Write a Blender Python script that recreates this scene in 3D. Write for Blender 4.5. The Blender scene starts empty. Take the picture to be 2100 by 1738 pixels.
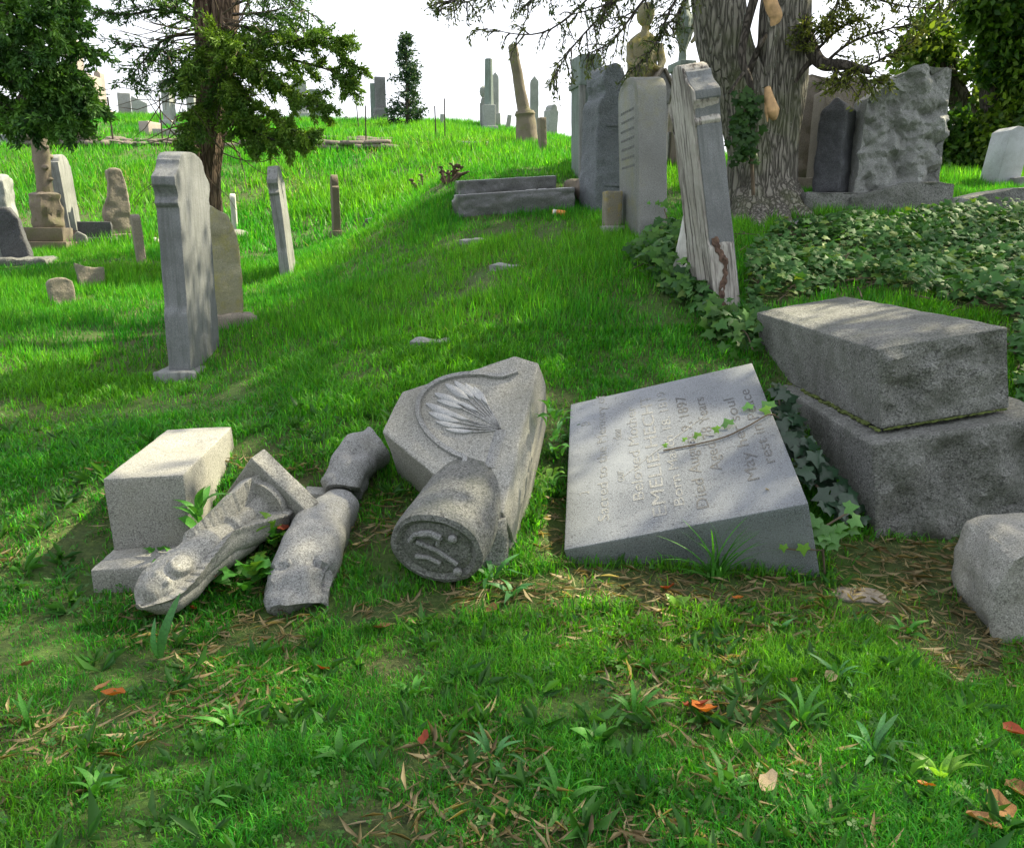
import bpy, bmesh, math, random
import numpy as np
from mathutils import Vector, Matrix, noise as mnoise
from mathutils.bvhtree import BVHTree

random.seed(7)
RNG = np.random.default_rng(7)
SC = bpy.context.scene
COL = SC.collection
rad = math.radians

# ------------------------------------------------------------------ camera
FOC, CX, CY, PITCH, EYE = 1700.0, 1050.0, 869.0, rad(12.88), 1.6
cam = bpy.data.cameras.new('camera')
cam.sensor_width = 36.0
cam.lens = 36.0 * FOC / 2100.0
cam.clip_end = 3000
cam.clip_start = 0.05
camo = bpy.data.objects.new('camera', cam)
camo.location = (0, 0, EYE)
camo.rotation_euler = (rad(90) - PITCH, 0, 0)
COL.objects.link(camo)
SC.camera = camo

# ------------------------------------------------------------------ light
SUN_AZ, SUN_EL = rad(62), rad(47)
SUNV = Vector((math.sin(SUN_AZ) * math.cos(SUN_EL), math.cos(SUN_AZ) * math.cos(SUN_EL), math.sin(SUN_EL)))
w = bpy.data.worlds.new('World')
SC.world = w
w.use_nodes = True
nt = w.node_tree
bg = nt.nodes['Background']
sky = nt.nodes.new('ShaderNodeTexSky')
sky.sky_type = 'NISHITA'
sky.sun_disc = False
sky.sun_elevation = SUN_EL
sky.sun_rotation = SUN_AZ
sky.air_density = 1.0
sky.dust_density = 4.0
sky.ozone_density = 1.0
tc = nt.nodes.new('ShaderNodeTexCoord')
nz = nt.nodes.new('ShaderNodeTexNoise')
nz.inputs['Scale'].default_value = 1.6
nz.inputs['Detail'].default_value = 5
rp = nt.nodes.new('ShaderNodeValToRGB')
rp.color_ramp.elements[0].position = 0.3
rp.color_ramp.elements[0].color = (1.75, 1.76, 1.88, 1)
rp.color_ramp.elements[1].position = 0.75
rp.color_ramp.elements[1].color = (4.3, 4.35, 4.6, 1)
mx = nt.nodes.new('ShaderNodeMix')
mx.data_type = 'RGBA'
mx.inputs[0].default_value = 0.88
nt.links.new(tc.outputs['Generated'], nz.inputs['Vector'])
nt.links.new(nz.outputs['Fac'], rp.inputs['Fac'])
nt.links.new(sky.outputs['Color'], mx.inputs[6])
nt.links.new(rp.outputs['Color'], mx.inputs[7])
nt.links.new(mx.outputs[2], bg.inputs['Color'])
bg.inputs['Strength'].default_value = 0.15

sun = bpy.data.lights.new('sun', 'SUN')
sun.energy = 3.6
sun.angle = rad(0.53)
sun.color = (1.0, 0.89, 0.62)
suno = bpy.data.objects.new('sun', sun)
suno.rotation_euler = SUNV.to_track_quat('Z', 'Y').to_euler()
suno.location = (8, 8, 20)
COL.objects.link(suno)

SC.view_settings.view_transform = 'Standard'
SC.view_settings.look = 'None'
SC.view_settings.gamma = 1
SC.view_settings.exposure = 1.8
SC.view_settings.use_curve_mapping = False

# ------------------------------------------------------------------ pixel rays (photo pixels scaled to 2100 wide)
_cp, _sp = math.cos(PITCH), math.sin(PITCH)
def ray(px, py):
    a, b = (px - CX) / FOC, -(py - CY) / FOC
    d = Vector((a, _sp * b + _cp, _cp * b - _sp))
    return d / d.y                       # forward distance 1
def at(px, py, Y):
    return ray(px, py) * Y + Vector((0, 0, EYE))
def depth(P):
    return P.y * _cp - (P.z - EYE) * _sp
def mpp(P):                              # metres per photo pixel at a point
    return depth(P) / FOC
def project(P):                          # arrays -> pixels
    P = np.asarray(P, float)
    y, z = P[..., 1], P[..., 2] - EYE
    d = y * _cp - z * _sp
    u = y * _sp + z * _cp
    d = np.where(np.abs(d) < 1e-3, 1e-3, d)
    return CX + FOC * P[..., 0] / d, CY - FOC * u / d, d
def on_plane(px, py, o, n):
    d = ray(px, py); c = Vector((0, 0, EYE))
    return c + d * ((o - c).dot(n) / d.dot(n))

# ------------------------------------------------------------------ terrain
CTRL = [(0,1738,1.93),(1050,1738,1.93),(2100,1738,1.93),(0,1300,3.1),(600,1330,3.15),(1050,1250,3.4),(1500,1230,3.5),(2100,1320,3.15),
 (194,1240,3.5),(1797,1106,3.95),(2100,1115,3.9),(0,1000,4.4),(0,900,5.1),(0,700,6.9),(60,628,8.4),(0,540,11),(200,535,11),(300,540,10.6),
 (480,482,14),(700,488,12.6),(600,572,10.0),(395,790,6.0),(480,690,7.2),(700,1000,4.3),(700,850,5.0),(1050,700,5.9),(1050,850,5.1),
 (850,640,6.8),(1000,560,7.6),(1250,600,6.8),(1250,800,5.3),(1200,1000,4.55),(1450,655,6.3),(1540,745,5.5),(1545,690,6.0),(2150,780,5.0),(1250,490,8.4),(1300,532,7.7),(1050,440,10.2),(925,415,10.6),
 (900,365,12),(800,465,12.2),(760,440,13.5),(450,400,16),(100,420,15.8),(300,350,17.5),(100,300,19.5),(500,306,19.5),(800,302,18.5),
 (1000,310,17),(1170,312,16),(100,265,22),(500,281,22),(200,242,28),(700,255,26),(450,246,28),(1000,265,27),(1150,289,24),
 (1550,430,9.6),(1700,410,9.5),(1840,430,9.2),(1700,520,8.0),(1640,475,8.6),(2050,520,7.8),(2100,470,8.7),(1700,590,7.0),(2095,660,5.7),
 (2000,376,13),(2000,362,15.5),(1400,335,13.5),(1385,400,11),(1540,560,7.0),(1250,760,5.75),(1300,1080,4.0),(600,1100,3.95),(300,1000,4.3)]
_w = [(-3,0,0),(3,0,0),(0,-3,-.05),(-9,-2,0),(9,-2,0),(-10,4,.3),(-18,12,1.2),(-30,20,3.5),(11,4,.6),(14,9,1.9),(12,16,2.3),(22,12,2.0),
      (-22,46,6.0),(-8,48,5.0),(3,44,3.4),(10,30,1.0),(16,26,0.4),(30,30,-1),(14,45,-1.5),(-35,35,5.5),(-3,36,5.1),(6,22,2.6)]
_pts = np.array([tuple(at(*c)) for c in CTRL] + _w)
def _tps(r2):
    return np.where(r2 > 1e-12, 0.5 * r2 * np.log(r2 + 1e-12), 0.0)
_n = len(_pts)
_K = _tps(((_pts[:, None, :2] - _pts[None, :, :2]) ** 2).sum(-1)) + np.eye(_n) * 0.35
_Pm = np.c_[np.ones(_n), _pts[:, :2]]
_A = np.block([[_K, _Pm], [_Pm.T, np.zeros((3, 3))]])
_co = np.linalg.solve(_A, np.r_[_pts[:, 2], 0, 0, 0])
def _lat(seed, n=64):
    return np.random.default_rng(seed).random((n, n))
_LAT = {}
def vnoise(x, y, scale, seed=0):         # smooth value noise 0..1
    L = _LAT.setdefault(seed, _lat(1000 + seed))
    x = np.asarray(x, float) / scale + 500.37; y = np.asarray(y, float) / scale + 500.71
    xi, yi = np.floor(x).astype(int), np.floor(y).astype(int)
    fx, fy = x - xi, y - yi
    fx, fy = fx * fx * (3 - 2 * fx), fy * fy * (3 - 2 * fy)
    n = L.shape[0]
    a, b = L[xi % n, yi % n], L[(xi + 1) % n, yi % n]
    c, d = L[xi % n, (yi + 1) % n], L[(xi + 1) % n, (yi + 1) % n]
    return (a * (1 - fx) + b * fx) * (1 - fy) + (c * (1 - fx) + d * fx) * fy
def hgt(x, y):
    x = np.atleast_1d(np.asarray(x, float)); y = np.atleast_1d(np.asarray(y, float))
    sh = x.shape; x = x.ravel(); y = y.ravel()
    out = np.empty(len(x))
    for i in range(0, len(x), 20000):
        xx, yy = x[i:i+20000], y[i:i+20000]
        xc, yc = np.clip(xx, -36, 36), np.clip(yy, -5, 50)
        r2 = (xc[:, None] - _pts[:, 0]) ** 2 + (yc[:, None] - _pts[:, 1]) ** 2
        z = _tps(r2) @ _co[:_n] + _co[_n] + _co[_n+1] * xc + _co[_n+2] * yc
        far = np.clip((np.hypot(xx - xc, yy - yc)) / 60, 0, 1)
        z = z * (1 - far) + (-6.0) * far
        z = z + (vnoise(xx, yy, .55, 1) - .5) * .035 + (vnoise(xx, yy, .19, 2) - .5) * .014
        out[i:i+20000] = z
    return out.reshape(sh)
_gx = np.concatenate([np.linspace(-400, -40, 14)[:-1], np.linspace(-40, -9, 63)[:-1], np.linspace(-9, 9, 181), np.linspace(9, 40, 63)[1:], np.linspace(40, 400, 14)[1:]])
_gy = np.concatenate([np.linspace(-60, -4, 12)[:-1], np.linspace(-4, 1, 21)[:-1], np.linspace(1, 14, 150)[:-1], np.linspace(14, 50, 121)[:-1], np.linspace(50, 700, 16)])
_GX, _GY = np.meshgrid(_gx, _gy)
_GZ = hgt(_GX, _GY)
def ground_z(x, y):                      # bilinear on the sheet itself
    x = np.asarray(x, float); y = np.asarray(y, float)
    i = np.clip(np.searchsorted(_gx, x) - 1, 0, len(_gx) - 2); j = np.clip(np.searchsorted(_gy, y) - 1, 0, len(_gy) - 2)
    fx = (x - _gx[i]) / (_gx[i+1] - _gx[i]); fy = (y - _gy[j]) / (_gy[j+1] - _gy[j])
    return (_GZ[j, i] * (1 - fx) + _GZ[j, i+1] * fx) * (1 - fy) + (_GZ[j+1, i] * (1 - fx) + _GZ[j+1, i+1] * fx) * fy
def G(px, py, near=1.3, far=60):         # where the ray of a photo pixel meets the ground
    d = ray(px, py)
    Y = np.arange(near, far, .02)
    z = EYE + d.z * Y
    g = ground_z(d.x * Y, Y)
    k = np.nonzero(z < g)[0]
    y = Y[k[0]] if len(k) else Y[np.argmin((z - g)[:int((46 - near) / .02)])]
    return Vector((d.x * y, y, float(ground_z(d.x * y, y))))

# ------------------------------------------------------------------ helpers
def tag(o, label=None, cat=None, group=None, kind=None):
    if label: o['label'] = label
    if cat: o['category'] = cat
    if group: o['group'] = group
    if kind: o['kind'] = kind
    return o
def thing(name, label, cat, M=None, group=None):
    o = bpy.data.objects.new(name, None)
    o.empty_display_size = .2
    COL.objects.link(o)
    if M is not None: o.matrix_world = M
    return tag(o, label, cat, group)
def link_mesh(name, me, mat, parent=None, M=None):
    o = bpy.data.objects.new(name, me)
    if mat is not None and not me.materials: me.materials.append(mat)
    COL.objects.link(o)
    if parent is not None: o.parent = parent
    if M is not None:
        if parent is not None: o.matrix_local = M
        else: o.matrix_world = M
    return o
def shade(me, ang=38):
    me.polygons.foreach_set('use_smooth', [True] * len(me.polygons))
    me.set_sharp_from_angle(angle=rad(ang))
def bm_obj(name, bm, mat, parent=None, M=None, ang=38):
    me = bpy.data.meshes.new(name)
    bmesh.ops.recalc_face_normals(bm, faces=bm.faces[:])
    bm.to_mesh(me); bm.free()
    shade(me, ang)
    return link_mesh(name, me, mat, parent, M)
def np_mesh(name, V, T, mat, col=None, parent=None, smooth=False):   # triangles only
    me = bpy.data.meshes.new(name)
    V = np.ascontiguousarray(V, np.float32); T = np.ascontiguousarray(T, np.int32)
    me.vertices.add(len(V)); me.vertices.foreach_set('co', V.ravel())
    me.loops.add(T.size); me.loops.foreach_set('vertex_index', T.ravel())
    me.polygons.add(len(T))
    me.polygons.foreach_set('loop_start', np.arange(0, T.size, 3, dtype=np.int32))
    if smooth: me.polygons.foreach_set('use_smooth', np.ones(len(T), bool))
    if col is not None:
        a = me.color_attributes.new('tint', 'FLOAT_COLOR', 'POINT')
        c = np.ones((len(V), 4), np.float32); c[:, :3] = col
        a.data.foreach_set('color', c.ravel())
    me.update(calc_edges=True)
    return link_mesh(name, me, mat, parent)
def frame(P, az=0.0, lr=0.0, lf=0.0, sink=0.0):
    """x = width direction (compass angle az, 0 = away), y = thickness, z = up; lr leans it to the right, lf leans it away from the viewer."""
    a = rad(az)
    B = Matrix(((math.sin(a), -math.cos(a), 0), (math.cos(a), math.sin(a), 0), (0, 0, 1))).to_4x4()
    L = Matrix.Rotation(rad(lr), 4, 'Y') @ Matrix.Rotation(rad(-lf), 4, 'X')
    return Matrix.Translation(Vector(P) - Vector((0, 0, sink))) @ L @ B
def prism(pts, y0, y1, bm=None, M=None):
    """closed profile (x, z) extruded along y"""
    bm = bm or bmesh.new()
    a = [bm.verts.new((x, y0, z)) for x, z in pts]
    b = [bm.verts.new((x, y1, z)) for x, z in pts]
    if M is not None:
        for v in a + b: v.co = M @ v.co
    n = len(pts)
    bm.faces.new(a); bm.faces.new(b[::-1])
    for i in range(n):
        bm.faces.new((a[i], b[i], b[(i+1) % n], a[(i+1) % n]))
    return bm
def hexa(c, bm=None):
    """8 corners: bottom 4 then top 4, same winding"""
    bm = bm or bmesh.new()
    v = [bm.verts.new(p) for p in c]
    for f in ((0,1,2,3),(4,5,6,7),(0,1,5,4),(1,2,6,5),(2,3,7,6),(3,0,4,7)):
        bm.faces.new([v[i] for i in f])
    return bm
def box(x0, x1, y0, y1, z0, z1, bm=None):
    return hexa([(x0,y0,z0),(x1,y0,z0),(x1,y1,z0),(x0,y1,z0),(x0,y0,z1),(x1,y0,z1),(x1,y1,z1),(x0,y1,z1)], bm)
def bevel(bm, wd=.008, seg=2, ang=25):
    bmesh.ops.recalc_face_normals(bm, faces=bm.faces[:])
    es = [e for e in bm.edges if len(e.link_faces) == 2 and e.calc_face_angle(0) > rad(ang)]
    if es: bmesh.ops.bevel(bm, geom=es, offset=wd, segments=seg, affect='EDGES', clamp_overlap=True, profile=.5)
    return bm
def refine(bm, maxlen):
    bmesh.ops.triangulate(bm, faces=bm.faces[:])
    for _ in range(9):
        es = [e for e in bm.edges if e.calc_length() > maxlen]
        if not es: break
        bmesh.ops.subdivide_edges(bm, edges=es, cuts=1)
        ng = [f for f in bm.faces if len(f.verts) > 3]
        if ng: bmesh.ops.triangulate(bm, faces=ng)
    return bm
def fbm(p, o=4):
    return mnoise.fractal(p, 1.0, 2.0, o, noise_basis='PERLIN_ORIGINAL')
def roughen(bm, amp, scale, rock=None, ramp=0.0, rscale=6.0, seed=0.0):
    """wear everywhere (amp) and a split-rock face (ramp) where rock(co, normal) gives a weight"""
    bmesh.ops.recalc_face_normals(bm, faces=bm.faces[:])
    bm.normal_update()
    off = Vector((seed * 3.7, seed * 1.9, seed * 5.3))
    mv = []
    for v in bm.verts:
        p = v.co + off
        d = fbm(p * scale, 3) * amp
        q = v.normal * d
        if rock:
            wgt = rock(v.co, v.normal)
            if wgt > 0:
                r = fbm(p * rscale, 5) * .75 + (abs(mnoise.noise(p * rscale * .55)) - .25) * 1.1
                q += v.normal * (wgt * ramp * r)
        mv.append(q)
    for v, q in zip(bm.verts, mv): v.co += q
    return bm
def lathe(prof, seg=24, bm=None, cap=True, wob=None):
    """profile (r, z) spun about z"""
    bm = bm or bmesh.new()
    rings = []
    for r, z in prof:
        ring = []
        for i in range(seg):
            a = 2 * math.pi * i / seg
            rr = r * (wob(a, z) if wob else 1)
            ring.append(bm.verts.new((rr * math.cos(a), rr * math.sin(a), z)))
        rings.append(ring)
    for A, B in zip(rings, rings[1:]):
        for i in range(seg):
            bm.faces.new((A[i], A[(i+1) % seg], B[(i+1) % seg], B[i]))
    if cap:
        bm.faces.new(rings[0][::-1]); bm.faces.new(rings[-1])
    return bm
def tube(path, radii, seg=6, bm=None, cap=True, ell=None):
    """tube along points; ell = (flatten, direction) optional elliptical section"""
    bm = bm or bmesh.new()
    P = [Vector(p) for p in path]
    if not hasattr(radii, '__len__'): radii = [radii] * len(P)
    rings = []; up = Vector((0, 0, 1))
    for i, p in enumerate(P):
        t = (P[min(i+1, len(P)-1)] - P[max(i-1, 0)]).normalized()
        if i == 0:
            n = t.orthogonal().normalized()
        else:
            n = (n - t * n.dot(t))
            n = n.normalized() if n.length > 1e-6 else t.orthogonal().normalized()
        b = t.cross(n)
        rings.append([bm.verts.new(p + (n * math.cos(2*math.pi*k/seg) + b * math.sin(2*math.pi*k/seg)) * radii[i]) for k in range(seg)])
    for A, B in zip(rings, rings[1:]):
        for k in range(seg):
            bm.faces.new((A[k], A[(k+1) % seg], B[(k+1) % seg], B[k]))
    if cap:
        bm.faces.new(rings[0][::-1]); bm.faces.new(rings[-1])
    return bm
def arc(cx, cz, r, a0, a1, n):
    return [(cx + r * math.cos(rad(a0 + (a1 - a0) * i / n)), cz + r * math.sin(rad(a0 + (a1 - a0) * i / n))) for i in range(n + 1)]

# ------------------------------------------------------------------ materials
MATS = {}
def _nodes(name):
    m = bpy.data.materials.new(name); m.use_nodes = True
    t = m.node_tree
    return m, t, t.nodes['Principled BSDF']
def N(t, typ, **kw):
    n = t.nodes.new(typ)
    for k, v in kw.items():
        if k in n.inputs.keys(): n.inputs[k].default_value = v
        else: setattr(n, k, v)
    return n
def ramp(t, fac, stops, interp='LINEAR'):
    r = t.nodes.new('ShaderNodeValToRGB')
    r.color_ramp.interpolation = interp
    els = r.color_ramp.elements
    while len(els) < len(stops): els.new(.5)
    for e, (p, c) in zip(els, stops):
        e.position = p; e.color = (c[0], c[1], c[2], 1) if hasattr(c, '__len__') else (c, c, c, 1)
    t.links.new(fac, r.inputs['Fac'])
    return r.outputs['Color']
def mix(t, fac, a, b, mode='MIX'):
    m = t.nodes.new('ShaderNodeMix'); m.data_type = 'RGBA'; m.blend_type = mode
    for sock, val in ((m.inputs[0], fac), (m.inputs[6], a), (m.inputs[7], b)):
        if hasattr(val, 'is_output'): t.links.new(val, sock)
        elif hasattr(val, '__len__'): sock.default_value = (val[0], val[1], val[2], 1)
        else: sock.default_value = val
    return m.outputs[2]
def stone(name, base, speck=.5, grain=170, rough=.75, stain=(.10,.11,.09), stain_amt=.5, stain_scale=3.0, lichen=None, lichen_amt=.0, lichen_scale=5.0,
          streak=0.0, streak_col=(.05,.05,.045), bump=.25, bump_scale=60, stretch=(1,1,1)):
    if name in MATS: return MATS[name]
    m, t, p = _nodes(name)
    L = t.links.new
    tcn = N(t, 'ShaderNodeTexCoord')
    mp = N(t, 'ShaderNodeMapping'); mp.inputs['Scale'].default_value = stretch
    L(tcn.outputs['Object'], mp.inputs['Vector'])
    vec = mp.outputs['Vector']; ovec = tcn.outputs['Object']
    n1 = N(t, 'ShaderNodeTexNoise', Scale=grain, Detail=2.0, Roughness=.7); L(vec, n1.inputs['Vector'])
    lo = tuple(c * (1 - .72 * speck) for c in base); hi = tuple(min(.85, c * (1 + .75 * speck)) for c in base)
    c = ramp(t, n1.outputs['Fac'], [(.36, lo), (.47, base), (.56, base), (.66, hi)])
    n1b = N(t, 'ShaderNodeTexNoise', Scale=grain * .42, Detail=1.0); L(vec, n1b.inputs['Vector'])
    c = mix(t, ramp(t, n1b.outputs['Fac'], [(.60, 0), (.70, speck * .8)]), c, lo)
    n2 = N(t, 'ShaderNodeTexNoise', Scale=stain_scale, Detail=6.0, Roughness=.62); L(ovec, n2.inputs['Vector'])
    f = ramp(t, n2.outputs['Fac'], [(.42, 0), (.68, stain_amt)])
    c = mix(t, f, c, stain)
    n3 = N(t, 'ShaderNodeTexNoise', Scale=stain_scale * .55, Detail=4.0); L(ovec, n3.inputs['Vector'])
    c = mix(t, 1.0, c, ramp(t, n3.outputs['Fac'], [(.3, .78), (.7, 1.15)]), 'MULTIPLY')
    if streak:
        m2 = N(t, 'ShaderNodeMapping'); m2.inputs['Scale'].default_value = (1, 1, .06); L(ovec, m2.inputs['Vector'])
        n4 = N(t, 'ShaderNodeTexNoise', Scale=26.0, Detail=5.0, Roughness=.65); L(m2.outputs['Vector'], n4.inputs['Vector'])
        c = mix(t, ramp(t, n4.outputs['Fac'], [(.48, 0), (.64, streak)]), c, streak_col)
    if lichen:
        n5 = N(t, 'ShaderNodeTexNoise', Scale=lichen_scale, Detail=7.0, Roughness=.7); L(ovec, n5.inputs['Vector'])
        c = mix(t, ramp(t, n5.outputs['Fac'], [(.5, 0), (.62, lichen_amt)]), c, lichen)
    L(c, p.inputs['Base Color'])
    p.inputs['Roughness'].default_value = rough
    nb = N(t, 'ShaderNodeTexNoise', Scale=bump_scale, Detail=8.0, Roughness=.65); L(vec, nb.inputs['Vector'])
    b = N(t, 'ShaderNodeBump', Strength=bump, Distance=.02); L(nb.outputs['Fac'], b.inputs['Height'])
    L(b.outputs['Normal'], p.inputs['Normal'])
    MATS[name] = m
    return m
def plain(name, col, rough=.6, metal=0.0, var=.25, scale=20):
    if name in MATS: return MATS[name]
    m, t, p = _nodes(name)
    tcn = N(t, 'ShaderNodeTexCoord')
    n1 = N(t, 'ShaderNodeTexNoise', Scale=scale, Detail=4.0); t.links.new(tcn.outputs['Object'], n1.inputs['Vector'])
    c = ramp(t, n1.outputs['Fac'], [(.3, tuple(k * (1 - var) for k in col)), (.7, tuple(min(1, k * (1 + var)) for k in col))])
    t.links.new(c, p.inputs['Base Color'])
    p.inputs['Roughness'].default_value = rough; p.inputs['Metallic'].default_value = metal
    MATS[name] = m
    return m
def leafy(name, trans=.4, rough=.5, col=None, spec=.35, tcol=1.5):
    """leaf / blade material: tint attribute (or a colour) on a diffuse + translucent sheet"""
    if name in MATS: return MATS[name]
    m, t, p = _nodes(name)
    L = t.links.new
    if col is None:
        a = N(t, 'ShaderNodeAttribute', attribute_name='tint'); c = a.outputs['Color']
    else:
        tcn = N(t, 'ShaderNodeTexCoord')
        n1 = N(t, 'ShaderNodeTexNoise', Scale=30.0, Detail=4.0); L(tcn.outputs['Object'], n1.inputs['Vector'])
        oi = N(t, 'ShaderNodeObjectInfo')
        c = ramp(t, n1.outputs['Fac'], [(.3, tuple(k * .7 for k in col)), (.7, tuple(k * 1.35 for k in col))])
        c = mix(t, 1.0, c, ramp(t, oi.outputs['Random'], [(0, .72), (1, 1.3)]), 'MULTIPLY')
    L(c, p.inputs['Base Color'])
    p.inputs['Roughness'].default_value = rough
    p.inputs['Specular IOR Level'].default_value = spec
    tr = N(t, 'ShaderNodeBsdfTranslucent')
    L(mix(t, 1.0, c, (tcol * 1.0, tcol * 1.0, tcol * .4), 'MULTIPLY'), tr.inputs['Color'])
    ms = N(t, 'ShaderNodeMixShader'); ms.inputs[0].default_value = trans
    L(p.outputs[0], ms.inputs[1]); L(tr.outputs[0], ms.inputs[2])
    L(ms.outputs[0], t.nodes['Material Output'].inputs['Surface'])
    MATS[name] = m
    return m

GREY = stone('grey_granite', (.23,.235,.235), .9, 160, .6, stain=(.13,.13,.10), stain_amt=.35, bump=.12)
GREYL = stone('pale_granite', (.27,.27,.25), .85, 150, .7, stain=(.2,.19,.14), stain_amt=.4, bump=.15)
DARKG = stone('dark_granite', (.13,.135,.14), .8, 160, .25, stain=(.07,.07,.06), stain_amt=.4, bump=.1)
SLABG = stone('blue_grey_granite', (.165,.18,.20), .95, 160, .40, stain=(.27,.29,.31), stain_amt=.5, stain_scale=2.2, bump=.06)
ROCKF = stone('rock_faced_granite', (.19,.195,.185), .95, 110, .85, stain=(.08,.09,.07), stain_amt=.6, stain_scale=6, bump=.9, bump_scale=34)
ROCKB = stone('rock_faced_dark', (.085,.09,.10), .6, 90, .8, stain=(.04,.04,.05), stain_amt=.5, stain_scale=5, bump=.9, bump_scale=26)
MARB = stone('weathered_marble', (.25,.26,.255), .25, 120, .8, stain=(.17,.18,.17), stain_amt=.75, stain_scale=4, streak=.7, streak_col=(.08,.085,.08), bump=.35, bump_scale=45)
MARBW = stone('white_marble', (.62,.62,.58), .12, 120, .75, stain=(.36,.36,.33), stain_amt=.6, streak=.45, streak_col=(.2,.2,.19), bump=.3, bump_scale=40)
SPLIT = stone('split_marble', (.42,.40,.37), .3, 90, .85, stain=(.2,.17,.14), stain_amt=.5, streak=1.0, streak_col=(.055,.045,.04), bump=.6, bump_scale=30, stretch=(1,1,.12))
MARBG = stone('grey_marble', (.19,.20,.21), .5, 150, .7, stain=(.10,.11,.11), stain_amt=.65, stain_scale=3.5, streak=.5, streak_col=(.07,.08,.075), bump=.3, bump_scale=50)
BROWN = stone('brown_sandstone', (.20,.165,.13), .3, 120, .9, stain=(.08,.075,.05), stain_amt=.6, lichen=(.13,.14,.05), lichen_amt=.5, bump=.4, bump_scale=40)
TAN = stone('tan_granite', (.25,.22,.18), .5, 110, .85, stain=(.17,.15,.12), stain_amt=.5, bump=.6, bump_scale=30)
MOSSY = stone('lichen_stone', (.30,.29,.20), .35, 120, .9, stain=(.19,.18,.06), stain_amt=.7, lichen=(.30,.28,.07), lichen_amt=.6, bump=.5, bump_scale=35)
OBEL = stone('lichen_grey_granite', (.22,.225,.22), .75, 190, .65, stain=(.12,.12,.09), stain_amt=.4, lichen=(.22,.21,.07), lichen_amt=.45, lichen_scale=1.6, bump=.15)
GOLD = stone('yellow_lichen_stone', (.24,.22,.13), .35, 90, .9, stain=(.12,.12,.09), stain_amt=.6, lichen=(.33,.27,.05), lichen_amt=.7, lichen_scale=7, bump=.5, bump_scale=30)
FARST = stone('far_grey_stone', (.30,.32,.31), .3, 60, .8, stain=(.17,.18,.17), stain_amt=.6, bump=.2)
FARPK = stone('far_pink_stone', (.36,.31,.28), .3, 60, .8, stain=(.22,.2,.18), stain_amt=.5, bump=.2)
FARGN = stone('far_green_stone', (.19,.24,.22), .3, 60, .8, stain=(.11,.14,.12), stain_amt=.5, streak=.4, bump=.2)
WALLR = stone('field_stone', (.20,.17,.15), .4, 60, .95, stain=(.10,.09,.07), stain_amt=.6, bump=.8, bump_scale=18)
RUST = plain('rusty_iron', (.06,.045,.04), .8, .3)
WOOD = plain('torn_wood', (.52,.33,.17), .8, 0, .3, 14)
TWIG = plain('dry_twig', (.10,.075,.05), .9)
STALK = plain('dead_stalk', (.09,.06,.04), .9)
# ================================================================== SETTING
def ground_material():
    m, t, p = _nodes('turf_soil')
    L = t.links.new
    tcn = N(t, 'ShaderNodeTexCoord')
    n1 = N(t, 'ShaderNodeTexNoise', Scale=1.1, Detail=6.0, Roughness=.65); L(tcn.outputs['Object'], n1.inputs['Vector'])
    n2 = N(t, 'ShaderNodeTexNoise', Scale=42.0, Detail=8.0, Roughness=.75); L(tcn.outputs['Object'], n2.inputs['Vector'])
    c1 = ramp(t, n2.outputs['Fac'], [(.3, (.022,.017,.010)), (.5, (.075,.058,.03)), (.7, (.17,.14,.075))])
    c2 = ramp(t, n2.outputs['Fac'], [(.3, (.02,.05,.006)), (.55, (.055,.13,.012)), (.75, (.13,.20,.03))])
    L(mix(t, ramp(t, n1.outputs['Fac'], [(.35, .35), (.6, 1)]), c1, c2), p.inputs['Base Color'])
    p.inputs['Roughness'].default_value = .95
    b = N(t, 'ShaderNodeBump', Strength=.9, Distance=.03); L(n2.outputs['Fac'], b.inputs['Height']); L(b.outputs['Normal'], p.inputs['Normal'])
    return m
_V = np.stack([_GX, _GY, _GZ], -1).reshape(-1, 3)
_nx, _ny = len(_gx), len(_gy)
_i = (np.arange(_ny - 1)[:, None] * _nx + np.arange(_nx - 1)).ravel()
_T = np.concatenate([np.stack([_i, _i + 1, _i + _nx + 1], 1), np.stack([_i, _i + _nx + 1, _i + _nx], 1)])
ground = np_mesh('ground', _V, _T, ground_material(), smooth=True)
tag(ground, kind='structure')

STONES = []          # solid things that grass must not grow through
def solid(*os):
    for o in os: STONES.append(o)
    return os[0]

# ------------------------------------------------------------------ profiles (x from 0 to w, z from 0 to h)
def prof_flat(w, h): return [(0, 0), (w, 0), (w, h), (0, h)]
def prof_round(w, h, rise=.25, n=10):
    r = h * rise if h * rise < w * .5 else w * .5
    pts = [(0, 0), (w, 0)]
    for i in range(n + 1):
        a = math.pi * i / n
        pts.append((w / 2 + w / 2 * math.cos(a), h - r + r * math.sin(a)))
    return pts
def prof_gable(w, h, rise=.15): return [(0, 0), (w, 0), (w, h * (1 - rise)), (w / 2, h), (0, h * (1 - rise))]
def prof_slant(w, h, dz): return [(0, 0), (w, 0), (w, h - dz), (0, h)]
def prof_shoulder(w, h, cap=.16, inset=.14):
    c = h * (1 - cap); x = w * inset
    pts = [(0, 0), (w, 0), (w, c), (w - x, c + cap * h * .12)]
    pts += [(w / 2 + (w / 2 - x) * math.cos(math.pi * i / 8), c + cap * h * (.15 + .85 * math.sin(math.pi * i / 8))) for i in range(9)]
    return pts + [(x, c + cap * h * .12), (0, c)]
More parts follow.
